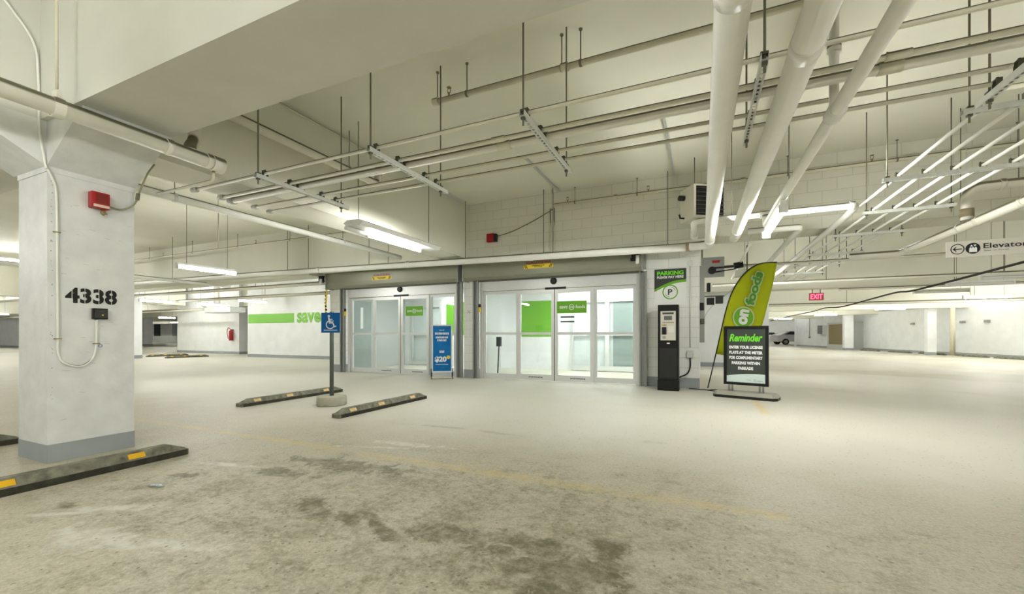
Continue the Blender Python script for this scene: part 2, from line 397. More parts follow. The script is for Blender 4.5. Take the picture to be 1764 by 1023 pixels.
struct('base_band', box(B(), -5.403, -4.867, 1.587, 2.173, 0, .15), GREYP, parent=colm)
fr = Fr((-4.868, 1.868, 1.388), (0, 1, 0), (0, 0, 1))
fw = .345
b = B(); text(b, fr, '4338', 0, 0, fw, .132, .035, stencil=[(.115, .135), (.352, .372), (.622, .642), (.875, .895)], z1=.002)
mk('stencil_number', b, STRD, colm)
def column(x, y, w_, label, m=WHITE, ztop=2.45, band=.15):
    o = struct('column', box(B(), x - w_ / 2, x + w_ / 2, y - w_ / 2, y + w_ / 2, band, ztop), m, label)
    struct('base_band', box(B(), x - w_ / 2 - .003, x + w_ / 2 + .003, y - w_ / 2 - .003, y + w_ / 2 + .003, 0, band), GREYP, parent=o)
    return o
column(-23.35, 10.3, .55, 'slim white column glimpsed just behind the numbered column', ztop=HC)
column(-50.3, 23.4, .7, 'distant white column beside the far grey doors', ztop=HC)

# left walls
def wallbox(name, x0, x1, y0, y1, z1, m, lab=None, band=True, bh=.14):
    o = struct(name, box(B(), x0, x1, y0, y1, 0 if not band else bh, z1), m, lab)
    if band: struct('base_band', box(B(), x0 - .004, x1 + .004, y0 - .004, y1 + .004, 0, bh), GREYP, parent=o)
    return o
wl = wallbox('wall_left', -19.95, -9.86, 13.35, 13.6, HC, WHITE, 'white wall with a green stripe and green lettering')
fr = Fr((-18.3, 13.345, 1.825), (1, 0, 0), (0, 0, 1))
mk('painted_stripe', rect(B(), fr, -1.60, 1.55, -.215, .215, 0, .003), GREEN2, wl)
b = B(); text(b, fr, 'save', 2.47, .0, 1.48, .46, .035, z1=.003)
text(b, fr, 'foods', 6.55, .07, 2.3, .62, .05, z1=.003)
ring(b, fr, 4.35, .05, .50, .62, 0, .003); text(b, fr, 'on', 4.35, .05, .7, .35, .05, z1=.003)
mk('painted_lettering', b, GREEN2, wl)
struct('wall_left_return', box(B(), -19.95, -19.75, 13.6, 22, 0, HC), WHITE)
wallbox('wall_block', -28.8, -23.05, 14.95, 22, HC, WHITE, 'white walled room block with a fire extinguisher on its face')
struct('wall_block_return', box(B(), -23.05, -19.95, 21.8, 22, 0, HC), WHITE)
struct('wall_far_left', box(B(), -100, -50, 39.6, 40, 0, HC), WHITE)
struct('wall_far', box(B(), -50, 30, 80, 80.4, 0, HC), WHITE)
struct('wall_west', box(B(), -100, -99.6, -6, 40, 0, HC), WHITE)
wallbox('wall_left_distant', -99, -50.8, 15.6, 16, 2.75, WHITE)
# far grey doors and kerb
d = thing('double_door', 'grey metal doors in the distant left wall', 'door', (-80, 39.5, 0))
mk('door_leaf', box(B(), -77.4, -74.2, 39.45, 39.58, .4, 3.2), TEAL, d); mk('door_leaf', box(B(), -82.6, -81.0, 39.45, 39.58, .4, 3.3), CHAR, d)
struct('kerb', box(B(), -96, -55, 36.2, 36.6, 0, .9), GREYD)

# entrance wall
def pier(x0, x1, lab):
    o = struct('pillar', box(B(), x0, x1, 9.05, 9.35, .2, SOF), BLOCKW, lab)
    struct('base_band', box(B(), x0 - .003, x1 + .003, 9.045, 9.35, 0, .2), GREYP, parent=o)
    return o
p1 = pier(-9.86, -9.42, 'white block pier left of the left glass entrance')
p2 = pier(-5.36, -5.07, 'narrow white block pier between the two shutters')
p3 = pier(-1.03, -.03, 'white block pier behind the parking meter')
mk('ownership_mark', text(B(), Fr((-5.215, 9.045, 1.62), (1, 0, 0), (0, 0, 1)), 'N', 0, 0, .07, .09, 0, z1=.002), ALUD, p2)
struct('wall_entrance_head', box(B(), -9.86, -.03, 9.1, 9.3, 2.42, SOF), WHITE)
struct('wall_entrance_head_upper', box(B(), -9.86, -.03, 8.95, 9.35, SOF, HC), WHITE)

# ---- vestibule behind the glass
VB = 12.2
wb = struct('wall_vestibule_back', box(B(), -12.4, -.23, VB, VB + .2, 0, 2.75), WHITE)
fr = Fr((-4.66, VB - .004, 1.55), (1, 0, 0), (0, 0, 1)); mk('green_panel', rect(B(), fr, -.55, .55, -.55, .55, 0, .006), GREEN, wb)
fr = Fr((-7.5, VB - .004, 1.55), (1, 0, 0), (0, 0, 1)); mk('green_panel', rect(B(), fr, -.42, .42, -.5, .6, 0, .006), GREEN, wb)
struct('wall_vestibule_left', box(B(), -9.86, -9.66, 9.35, VB, 0, 2.75), GREYD)
struct('wall_vestibule_right', box(B(), -.23, -.03, 9.35, VB + .2, 0, 2.75), WHITE)
struct('wall_vestibule_divider', box(B(), -5.30, -5.16, 9.35, 10.75, 0, 2.75), GREYD)
struct('ceiling_vestibule', box(B(), -9.66, -.23, 9.35, VB, 2.62, 2.75), WHITE)
sd = thing('service_door', 'grey green service door with a narrow vision panel inside the left entrance', 'door', (-9.6, 9.85, 0))
mk('door_leaf', box(B(), -9.65, -9.58, 9.42, 10.42, 0, 2.1), TEAL, sd)
mk('vision_panel', box(B(), -9.58, -9.572, 9.95, 10.06, 1.25, 1.9), WHT, sd)
mk('lever_handle', tube(B(), fillet([(-9.575, 9.55, 1.05), (-9.52, 9.55, 1.05), (-9.52, 9.68, 1.05)], .02), .012, 8), ALU, sd)

def sliding_door(name, xs, lab, zh=2.10, zt=2.38):
    """xs: frame left, three mullions, frame right; front plane y = 9.08"""
    y0, y1 = 9.07, 9.19
    b = B(); box(b, xs[0], xs[4], y0, y1 + .06, zh, zt)
    o = struct(name, b, ALU, lab)
    mk('side_jamb', box(B(), xs[0], xs[0] + .07, y0, y1, 0, zh), ALU, o); mk('side_jamb', box(B(), xs[4] - .07, xs[4], y0, y1, 0, zh), ALU, o)
    mk('header_joint', box(B(), xs[0] + .07, xs[4] - .07, y0 - .006, y0, zh - .008, zh + .006), DKJOINT, o)
    for i in range(4):
        a, c_ = xs[i] + (.075 if i == 0 else .0), xs[i + 1] - (.075 if i == 3 else .0)
        sl = i in (1, 2); yy = y0 + (.0 if sl else .05); st = .075 if sl else .06
        p = B()
        zb = .15 if sl else .13
        box(p, a, c_, yy, yy + .045, .015, zb); box(p, a, c_, yy, yy + .045, zh - (.10 if sl else .07), zh - .012)
        box(p, a, a + st, yy, yy + .045, zb, zh - (.10 if sl else .07)); box(p, c_ - st, c_, yy, yy + .045, zb, zh - (.10 if sl else .07))
        box(p, a + st, c_ - st, yy + .002, yy + .043, 1.055, 1.115)
        q = mk('sliding_panel' if sl else 'fixed_sidelight', p, ALU, o)
        mk('glass_pane', box(B(), a + st, c_ - st, yy + .018, yy + .026, zb, zh - .07), GLASS, q)
        if sl:
            f = Fr(((a + c_) / 2 + (.1 if i == 2 else 0), yy - .001, .085), (1, 0, 0), (0, 0, 1)); t_ = B()
            for k in range(9): rect(t_, f, -.17 + k * .038, -.145 + k * .038, -.012 + .004 * (k % 2), .012, 0, .002)
            mk('kickplate_mark', t_, DIRTG, q)
    mk('centre_seam', box(B(), xs[2] - .008, xs[2] + .008, y0 - .004, y0 + .05, .02, zh), CLAMP, o)
    mk('header_slot', box(B(), xs[2] - .22, xs[2] + .27, y0 - .012, y0, zh - .02, zh + .03), BLACK, o)
    s_ = tube(B(), [(xs[2] - .02, y0 - .05, zh + .17), (xs[2] - .02, y0 + .02, zh + .17)], [.06, .09], 16); mk('motion_sensor', s_, BLACK, o)
    return o
D1 = [-9.20, -8.27, -7.33, -6.42, -5.56]; D2 = [-4.92, -3.92, -3.02, -2.13, -1.17]
d1 = sliding_door('door_1', D1, 'left automatic sliding glass entrance door')
d2 = sliding_door('door_2', D2, 'right automatic sliding glass entrance door')
def sticker(parent, x, z, w_, h_, y=9.068):
    f = Fr((x, y, z), (1, 0, 0), (0, 0, 1)); s_ = mk('door_sticker', rect(B(), f, -w_ / 2, w_ / 2, -h_ / 2, h_ / 2, 0, .003), GREEN, parent)
    t_ = B(); text(t_, f, 'save', -w_ * .27, 0, w_ * .27, h_ * .22, .01, z0=.003, z1=.005); text(t_, f, 'foods', w_ * .29, .01, w_ * .31, h_ * .28, .01, z0=.003, z1=.005)
    ring(t_, f, 0, 0, h_ * .18, h_ * .23, .003, .005); text(t_, f, 'on', 0, 0, h_ * .24, h_ * .14, .01, z0=.003, z1=.005)
    mk('sticker_lettering', t_, WHT, s_)
sticker(d1, -6.88, 1.68, .56, .25); sticker(d2, -2.62, 1.67, .68, .27)
f = Fr((-2.72, 9.085, 1.40), (1, 0, 0), (0, 0, 1)); q = B(); rect(q, f, -.16, .16, .035, .07); rect(q, f, -.16, .16, -.07, -.035); mk('notice_strip', q, CHAR, d2)
# inner sliding doors at the back of the vestibule
def inner(name, x0, x1, n, lab):
    b = B(); y = VB - .10
    box(b, x0, x1, y, y + .07, 2.0, 2.25)
    o = struct(name, b, ALU, lab); st = (x1 - x0) / n
    for i in range(n):
        p = B(); a, c_ = x0 + i * st, x0 + (i + 1) * st
        box(p, a, c_, y, y + .05, .02, .16); box(p, a, a + .06, y, y + .05, .16, 2.0); box(p, c_ - .06, c_, y, y + .05, .16, 2.0); box(p, a + .06, c_ - .06, y, y + .05, 1.04, 1.10)
        q = mk('sliding_panel', p, ALU, o); mk('glass_pane', box(B(), a + .06, c_ - .06, y + .02, y + .028, .16, 2.0), GLASS, q)
    return o
inner('door_3', -3.5, -.35, 3, 'inner glass doors seen through the right entrance')
inner('door_4', -9.3, -8.1, 1, 'inner glass door seen through the left entrance')
# backing room tint behind inner doors: grey green wall panels
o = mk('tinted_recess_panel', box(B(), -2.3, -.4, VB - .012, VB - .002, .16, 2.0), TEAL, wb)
sc = thing('stanchion', 'short black post standing inside the left sidelight of the right entrance', 'post', (-4.75, 10.0, 0))
mk('post', tube(B(), [(-4.9, 10.0, 0), (-4.86, 10.0, .75)], .018, 8), BLACK, sc); mk('post_head', bbox_(-4.92, -4.80, 9.95, 10.05, .75, 1.0, .015), BLACK, sc)

# ---- rolling shutters
def shutter(x0, x1, lab, xl, xr):
    t = thing('rolling_shutter', lab, 'shutter', ((x0 + x1) / 2, 8.95, 2.35))
    b = B(); pts = [(9.05, 2.36), (8.86, 2.36), (8.80, 2.42), (8.78, 2.52), (8.78, SOF - .005), (9.05, SOF - .005)]
    prism(b, pts, 'x', x0, x1); mk('hood', b, HOODM, t)
    mk('bottom_bar', box(B(), xl + .02, xr - .02, 8.98, 9.05, 2.335, 2.36), CLAMP, t)
    for a in (xl, xr):
        g = B(); box(g, a - .075, a - .045, 8.97, 9.05, 0, 2.36); box(g, a + .045, a + .075, 8.97, 9.05, 0, 2.36); box(g, a - .045, a + .045, 9.03, 9.05, 0, 2.36)
        mk('guide_rail', g, ALUD, t)
    e = B(); box(e, x0 - .03, x0, 8.77, 9.05, 2.34, SOF - .004); mk('end_plate', e, ALUD, t)
    e = B(); box(e, x1, x1 + .03, 8.77, 9.05, 2.34, SOF - .004); mk('end_plate', e, ALUD, t)
    return t
sh1 = shutter(-9.72, -5.40, 'grey rolled up steel shutter above the left glass entrance', -9.33, -5.46)
sh2 = shutter(-5.22, -1.10, 'grey rolled up steel shutter above the right glass entrance', -5.0, -1.09)
def caution(parent, x, z, w_):
    f = Fr((x, 8.778, z), (1, 0, 0), (0, 0, 1))
    s_ = mk('caution_label', rect(B(), f, -w_ / 2, w_ / 2, -.045, .045, 0, .003), CAUT, parent)
    t_ = B()
    for sx in (-1, 1):
        for k in range(2):
            xx = sx * (w_ / 2 - .04 - .035 * k); poly(t_, f, [(xx - .008 - .02 * sx, -.04), (xx + .008 - .02 * sx, -.04), (xx + .008 + .02 * sx, .04), (xx - .008 + .02 * sx, .04)], .003, .005)
    rect(t_, f, -.15, .15, .005, .018, .003, .005); rect(t_, f, -.10, .10, -.022, -.010, .003, .005); mk('label_marks', t_, DIRTG, s_)
    t_ = B(); text(t_, f, 'CAUTION', 0, .085, w_ * .8, .05, .02); mk('red_wording', t_, RED, parent)
caution(sh1, -7.72, 2.56, .66); caution(sh2, -3.30, 2.58, .70)
# door edge photo-eyes inside the guides
for x, n in ((-9.24, 'left'), (-4.90, 'right')):
    e = thing('safety_edge_sensor', 'small black and yellow safety sensor on the left jamb of the %s entrance' % n, 'sensor', (x, 9.0, 1.75))
    mk('sensor_body', box(B(), x - .02, x + .02, 8.985, 9.03, 1.72, 1.80), BLACK, e); mk('yellow_tab', box(B(), x - .02, x + .02, 8.985, 9.03, 1.60, 1.72), CAUT, e)
# black sensors / cameras at the hood ends
def camera_dev(x, lab):
    t = thing('security_camera', lab, 'camera', (x, 8.7, 2.62))
    mk('mount', bbox_(x - .09, x + .05, 8.64, 8.74, 2.56, 2.72, .01), BLACK, t)
    mk('camera_body', tube(B(), [(x + .03, 8.62, 2.62), (x + .03, 8.60, 2.46)], .033, 12), WHT, t)
    mk('bracket', box(B(), x - .12, x - .02, 8.73, 8.775, 2.54, 2.60), BLACK, t)
camera_dev(-1.18, 'black camera bracket with a white tube at the right end of the right shutter')
camera_dev(-9.78, 'black camera bracket with a white tube at the left end of the left shutter')
# yellow/black hazard strap hanging at the left shutter
stripes = []
for k in range(12):
    z = 2.50 - k * .1; x = -9.83 + .012 * math.sin(k)
    stripes.append(tube(B(), [(x, 8.86, z), (x + .01, 8.86, z - .052)], .024, 8))
t = thing('pull_chain_cover', 'yellow and black striped cord guard hanging from the left end of the left shutter', 'cord guard', (-9.83, 8.86, 1.3))
mk('yellow_sleeve', tube(B(), smooth_path([(-9.775, 8.86, 2.56), (-9.81, 8.86, 2.1), (-9.84, 8.86, 1.7), (-9.82, 8.86, 1.22)], 6), .021, 10), CAUT, t)
for st in stripes: mk('black_stripe', st, DIRTG, t)

# ---- right return behind the drive lane
wr = wallbox('wall_recess', -.03, 1.95, 15.55, 15.75, 2.45, WHITE, 'white wall behind the flag')
struct('wall_recess_side', box(B(), 1.75, 1.95, 15.75, 40, 0, HC), WHITE)
struct('wall_pier_return', box(B(), -.23, -.03, VB + .2, 15.75, 0, HC), WHITE)
# far right long wall following the lane
def slab(name, p, q, th, z0, z1, m, parent=None):
    p, q = V((*p, 0)), V((*q, 0)); d = (q - p).normalized(); n = V((d.y, -d.x, 0)) * th
    b = B(); A = [p, q, q + n, p + n]; lo = [b.verts.new((a.x, a.y, z0)) for a in A]; hi = [b.verts.new((a.x, a.y, z1)) for a in A]
    b.faces.new(lo[::-1]); b.faces.new(hi)
    for i in range(4): b.faces.new((lo[i], lo[(i + 1) % 4], hi[(i + 1) % 4], hi[i]))
    return struct(name, b, m, parent=parent)
RW0, RW1 = V((8.2, 47.3)), V((13.0, 26.0))
RD = (RW1 - RW0).normalized()
wfar = slab('wall_right', RW0, RW1 + RD * 27, -.3, .14, 2.6, WHITE)
slab('base_band', RW0 - RD * .01, RW1 + RD * 27, -.31, 0, .14, GREYP, parent=wfar)
slab('wall_right_end', RW0, (8.9, 47.6), -.3, 0, 2.6, WHITE)
def alongR(s, off=0., z=0.):                    # metres from the wall's far end, offset towards the lane
    p = RW0 + RD * s; n = V((RD.y, -RD.x)); return V((p.x + n.x * off, p.y + n.y * off, z))
column(11.05, 29.4, .36, 'white round-cornered column before the long right wall', ztop=2.45)
column(9.35, 36.5, .5, 'white column midway along the distant right wall', ztop=2.45)
pp = thing('floor_standing_pipe', 'rust stained vertical pipe beside the distant white column', 'pipe', (11.6, 28.6, 0))
mk('pipe_body', tube(B(), [(11.6, 28.6, 0), (11.6, 28.6, 2.45)], .10, 14), mat('stained_cream', (.62, .58, .44), .5, var=.1), pp)
mk('floor_flange', tube(B(), [(11.6, 28.6, 0), (11.6, 28.6, .05)], .2, 16), PIPE, pp)

# ================================================================ OVERHEAD SERVICES
def pipeX(y, z, x0, x1, r, name, lab, m=SLIM, group=None, ends=True):
    o = mk(name, tube(B(), [(x0, y, z), (x1, y, z)], r, 14 if r > .03 else 10), m)
    return tag(o, lab, 'pipe', group)
# --- the rack crossing the picture
racks = [('a', 2.905, .016, 4.2), ('b', 3.20, .019, 4.4), ('c', 3.325, .034, 4.6), ('d', 3.615, .016, 1.74), ('e', 3.825, .016, 1.74)]
rl = {'a': 'nearest slim cream conduit of the hung conduit rack crossing overhead', 'b': 'slim cream conduit beside the thick pipe on the overhead rack',
      'c': 'thickest cream pipe of the overhead rack, third across', 'd': 'slim cream conduit next behind the thick rack pipe', 'e': 'farthest slim cream conduit of the overhead rack'}
RZ = 2.70
for k, y, r, x1 in racks:
    o = mk('rack_conduit', tube(B(), [(-5.28, y, RZ), (x1, y, RZ)], r, 12), PIPE if k == 'c' else SLIM)
    tag(o, rl[k], 'conduit', 'conduits on the hung rack')
    mk('end_coupling', tube(B(), [(-5.30, y, RZ), (-5.22, y, RZ)], r + .014, 12), GALV, o)
    if k in 'bc':
        mk('coupling', tube(B(), [(-1.62, y, RZ), (-1.50, y, RZ)], r + .006, 12), SLIM, o); mk('coupling', tube(B(), [(1.0, y, RZ), (1.12, y, RZ)], r + .006, 12), SLIM, o)
def strut(axis, c0, a0, a1, z, label, clamps=(), rods=(), zc=HC, group=None, wd=.041):
    """slotted U channel: axis 'y' runs along Y at x=c0, 'x' runs along X at y=c0"""
    def P(s, t, zz): return (c0 + t, s, zz) if axis == 'y' else (s, c0 + t, zz)
    mid = (a0 + a1) / 2; t_ = thing('strut_hanger', label, 'hanger', P(mid, 0, z), group)
    b = B()
    def bx(s0, s1, t0, t1, z0, z1):
        if axis == 'y': box(b, c0 + t0, c0 + t1, s0, s1, z0, z1)
        else: box(b, s0, s1, c0 + t0, c0 + t1, z0, z1)
    h = wd / 2
    bx(a0, a1, -h, -h + .003, z, z + .04); bx(a0, a1, h - .003, h, z, z + .04)
    bx(a0, a1, -h + .003, -.008, z, z + .003); bx(a0, a1, .008, h - .003, z, z + .003)
    s = a0
    while s < a1 - .02: bx(s, min(s + .022, a1), -.008, .008, z, z + .003); s += .05
    mk('slotted_channel', b, GALV, t_)
    for y_, r_ in clamps:
        c_ = B(); R_ = r_ + .006
        def bb(s0, s1, t0, t1, z0, z1):
            if axis == 'y': box(c_, c0 + t0, c0 + t1, s0, s1, z0, z1)
            else: box(c_, s0, s1, c0 + t0, c0 + t1, z0, z1)
        bb(y_ - R_ - .004, y_ - R_ + .002, -.015, .015, z + .03, RZ + r_ + .010); bb(y_ + R_ - .002, y_ + R_ + .004, -.015, .015, z + .03, RZ + r_ + .010)
        bb(y_ - R_, y_ + R_, -.015, .015, RZ + r_ + .002, RZ + r_ + .010)
        bb(y_ - .006, y_ + .006, -.006, .006, RZ + r_ + .010, RZ + r_ + .022)
        mk('pipe_clamp', c_, CLAMP, t_)
    for s_ in rods:
        p = P(s_, 0, 0); rod(t_, p[0], p[1], z - .06, zc, .0075)
        mk('nut', box(B(), p[0] - .018, p[0] + .018, p[1] - .018, p[1] + .018, z + .04, z + .055), CLAMP, t_); mk('nut', box(B(), p[0] - .014, p[0] + .014, p[1] - .014, p[1] + .014, z - .016, z), CLAMP, t_)
    return t_
cl = [(y, r) for k, y, r, x in racks]
pos_ = ['beside the wall end of the big beam', 'second from the left of the rack', 'third, left of the fat pipes', 'between the two fat white pipes', 'at the far right end of the rack']
for x, p_ in zip((-4.07, -2.61, -1.18, .335, 1.77), pos_):
    strut('y', x, 2.80, 4.02, 2.63, 'slotted steel channel carrying the rack conduits, ' + p_, cl, (2.83, 3.905), group='rack channels')
# --- slim pipes fanning down the right
fanx = (1.86, 2.07, 2.29, 2.50, 2.71)
nm = ('first', 'second', 'third', 'fourth', 'fifth')
for i, x in enumerate(fanx):
    o = mk('lane_conduit', tube(B(), [(x, 4.06 if i < 4 else 3.9, RZ), (x, 6.74 if i == 0 else 15.1, RZ)], .017, 10), PIPEW)
    tag(o, '%s from the left of the five thin white conduits running away over the lane' % nm[i], 'conduit', 'thin white lane conduits')
def strutX(y, z=2.645, x0=1.73, x1=2.88, lab=''):
    t_ = strut('x', y, x0, x1, z, lab, (), (x0 + .04, x1 - .04), group='lane channels', zc=(SOF if 8.3 < y < 9 else HC))
    for x in fanx:
        if x > x1 or x < x0 + .03: continue
        c_ = B(); box(c_, x - .024, x - .018, y - .014, y + .014, z + .03, RZ + .035); box(c_, x + .018, x + .024, y - .014, y + .014, z + .03, RZ + .035); box(c_, x - .02, x + .02, y - .014, y + .014, RZ + .0175, RZ + .026)
        mk('pipe_clamp', c_, CLAMP, t_)
    return t_
for y, l in ((4.14, 'nearest channel under the thin white lane conduits, high at the right edge'), (5.62, 'second channel under the thin white lane conduits, by the big elbow'),
             (7.03, 'third channel under the thin white lane conduits'), (8.45, 'fourth channel under the lane conduits, right under the block beam'),
             (10.25, 'fifth channel under the lane conduits, past the block beam'), (11.7, 'sixth channel under the lane conduits'), (13.15, 'seventh and farthest channel under the lane conduits')):
    strutX(y, lab=l, x0=1.73 if y < 7 else 1.96, x1=3.6 if y < 6 else 2.88)

# --- fat pipes running towards the entrance wall
def run(name, pts, r, lab, m=PIPEW, fil=.12, cat='pipe', seg=20):
    o = mk(name, tube(B(), fillet(pts, fil), r, seg), m); return tag(o, lab, cat)
def collar(parent, p, d, r, L=.05, m=None, name='coupling'):
    p = V(p); d = V(d).normalized() * L / 2
    return mk(name, tube(B(), [p - d, p + d], r, 20), m or PIPEW, parent)
dd = V((0, 9.0, .20))
f1 = run('drain_pipe', [(.125, -1.2, 2.42), (.125, 7.95, 2.59), (-.18, 8.02, 2.60)], .075, 'left one of the two fat white pipes running to the entrance wall', fil=.14)
for y in (1.95, 7.5): collar(f1, (.125, y, 2.42 + (y + 1.2) * .0186), dd, .080, .10)
f2 = run('drain_pipe', [(.475, -1.2, 2.41), (.475, 7.35, 2.57), (.475, 7.6, 2.60)], .072, 'right one of the two fat white pipes running to the entrance wall', fil=.1)
for y in (2.5, 6.9): collar(f2, (.475, y, 2.41 + (y + 1.2) * .0187), dd, .077, .10)
f3 = run('water_pipe', [(.81, -1.2, 2.47), (.81, 6.72, 2.56), (.81, 6.72, 2.70)], .043, 'medium white pipe ending at the cross pipe above the bright lamp', fil=.05)
collar(f3, (.81, 3.43, 2.523), dd, .055, .12)
dp = run('drop_pipe', [(.81, 3.455, 2.50), (.81, 3.455, HC)], .028, 'vertical cream drop pipe from the ceiling to the medium white pipe', PIPE)
collar(dp, (.81, 3.455, 2.96), (0, 0, 1), .04, .05, PIPE); collar(dp, (.81, 3.455, HC - .02), (0, 0, 1), .06, .03, PIPE, 'ceiling_flange')
# hangers of the fat pipes
def clevis(parent, x, y, z, r, ztop, rr=.006):
    b = B(); fr_ = Fr((x, y, z), (1, 0, 0), (0, 0, 1)); ring(b, fr_, 0, 0, r, r + .006, -.015, .015, 24); mk('clevis_ring', b, GALV, parent)
    rod(parent, x, y, z + r, ztop, rr)
# --- main pipe above the shutters
mp = run('main_pipe', [(-.15, 8.05, 2.60), (-5.2, 8.08, 2.69), (-11.5, 8.1, 2.80), (-22, 8.1, 2.9)], .072, 'long fat white pipe running across above both shutters', fil=.3)
collar(mp, (-.2, 8.05, 2.60), (1, 0, 0), .085, .1, mat('bare_pipe_joint', (.38, .30, .20), .5, .3), 'grooved_coupling')
for x in (-3.2, -6.3, -9.2): collar(mp, (x, 8.08, 2.60 + (-x) * .0178), (1, 0, 0), .078, .09)
for x in (-.55, -2.72, -2.92, -4.75, -6.9, -7.5, -9.6, -10.4): rod(mp, x, 8.08, 2.60 + (-x) * .0178 + .07, HC, .007)
# --- cross pipes near the lamp
cx = run('cross_pipe', [(-.10, 7.35, 2.62), (-.10, 6.85, 2.74), (1.85, 6.85, 2.74), (1.85, 7.3, 2.71), (1.85, 14.8, 2.69)], .045, 'white pipe crossing above the bright lamp and then running away over the lane', PIPEW, .09)
collar(cx, (-.10, 7.32, 2.63), (0, 1, -.3), .055, .07); collar(cx, (1.80, 6.85, 2.74), (1, 0, 0), .054, .06); collar(cx, (.81, 6.85, 2.74), (1, 0, 0), .054, .12)
cx2 = run('cross_pipe', [(.66, 7.50, 2.66), (1.36, 7.50, 2.66), (1.36, 14.8, 2.64)], .045, 'lower white pipe starting past the bright lamp and running away over the lane', PIPEW, .09)
c3 = run('branch_conduit', [(.70, 7.6, 2.47), (.70, 12.0, 2.47)], .020, 'thin white conduit running away behind the bright lamp', PIPEW)
for x in (.4, 1.1): rod(cx, x, 6.85, 2.78, HC, .006)
# --- upper sprinkler pipes
def sprinkler_pipe(y, z, x0, x1, r, lab, rods, heads=(), zc=HC, cols=()):
    o = mk('sprinkler_pipe', tube(B(), [(x0, y, z), (x1, y, z)], r, 14), SLIM); tag(o, lab, 'pipe', None)
    for x in rods:
        b = B(); ring(b, Fr((x, y, z), (0, 1, 0), (0, 0, 1)), 0, 0, r, r + .005, -.012, .012, 20); mk('ring_hanger', b, RODM, o); rod(o, x, y, z + r + .004, zc, .006)
        mk('ceiling_anchor', tube(B(), [(x, y, zc - .012), (x, y, zc)], .018, 10), RODM, o)
    for x in heads:
        b = B(); tube(b, [(x, y, z + r - .004), (x, y, z + r + .035)], .012, 10); tube(b, [(x - .018, y, z + r + .03), (x - .02, y, z + r + .07), (x, y, z + r + .09), (x + .02, y, z + r + .07), (x + .018, y, z + r + .03)], .004, 6); tube(b, [(x, y, z + r + .088), (x, y, z + r + .092)], .026, 14)
        mk('sprinkler_head', b, BRASS, o)
    for x in cols: collar(o, (x, y, z), (1, 0, 0), r + .012, .07, SLIM, 'grooved_coupling')
    return o
sprinkler_pipe(3.98, 3.67, -2.73, 7.0, .03, 'upper sprinkler pipe just under the ceiling crossing above the rack', (-2.70, -2.32, -1.06, -1.25, .9, 2.6), (-2.55,), cols=(-2.72, -1.22, 1.0))
sprinkler_pipe(8.2, 3.70, -2.75, 9.0, .028, 'sprinkler pipe running along the block beam face behind the fat pipes', (-2.3, -1.1, .2, 1.3, 2.7, 4.0), (-2.45, -.9, 2.4), cols=(-1.5, .65))
sprinkler_pipe(8.0, 3.64, -19.0, -6.2, .024, 'thin sprinkler pipe crossing the left bay under the ceiling', (-17.0, -14.6, -12.4, -10.2, -8.0), (-16.2, -11.6, -7.6))
o = sprinkler_pipe(6.2, 3.66, 2.9, 9.0, .028, 'short sprinkler pipe at the right edge above the elevator sign', (3.2, 4.1), (3.5,))
# --- ceiling channels and small conduits
for x, y0, y1, l in ((-2.65, 6.45, 8.2, 'bare slotted channel fixed to the ceiling in the middle of the bay'), (-.45, 5.8, 8.2, 'bare slotted channel fixed to the ceiling left of the heater'), (-4.78, 6.0, 8.1, 'bare slotted channel fixed to the ceiling against the beam side')):
    strut('y', x, y0, y1, HC - .045, l, (), (), group='ceiling channels')
tag(mk('surface_conduit', tube(B(), [(-4.83, 2.3, 3.96), (-4.83, 6.2, 3.96)], .012, 8), SLIM), 'thin conduit in the corner of the ceiling and the beam side', 'conduit')
# --- sanitary pipe beside column
sp = run('sanitary_pipe', [(-4.21, -1.5, 2.70), (-4.18, 2.55, 2.66)], .062, 'fat cream pipe passing in front of the top of the numbered column', PIPE)
for y in (2.1, 2.42): collar(sp, (-4.18, y, 2.664), (0, 1, 0), .068, .05, PIPE)
collar(sp, (-4.18, 2.50, 2.66), (0, 1, 0), .072, .10, PIPE, 'end_cap')
mk('wye_branch', tube(B(), fillet([(-4.18, 2.28, 2.68), (-4.35, 2.36, 2.80), (-4.42, 2.44, 2.9), (-4.42, 2.44, HC - .003)], .1), .052, 16), PIPE, sp)
b = B(); ring(b, Fr((-4.198, 1.42, 2.671), (1, 0, 0), (0, 0, 1)), 0, 0, .062, .072, -.03, .03, 28)
box(b, -4.23, -4.16, 1.405, 1.435, 2.735, 2.79)
mk('pipe_clamp', b, PIPE, sp)
mk('small_drain', tube(B(), fillet([(-4.18, 2.47, 2.62), (-4.18, 2.47, 2.50), (-5.1, 2.47, 2.50)], .04), .014, 8), SLIM, sp)
mk('drop_rod', tube(B(), [(-4.20, 1.42, 2.785), (-4.20, 1.42, 3.999)], .009, 8), SLIM, sp)
# --- ceiling-hung cream pipe near beam
bp_ = run('hung_pipe', [(-4.64, 2.25, 3.43), (-4.64, 5.2, 3.42), (-4.64, 5.2, 3.7)], .055, 'cream pipe hung high beside the beam side behind the big beam', PIPE, .08)
for y in (2.75, 4.6): clevis(bp_, -4.64, y, 3.43, .056, HC)
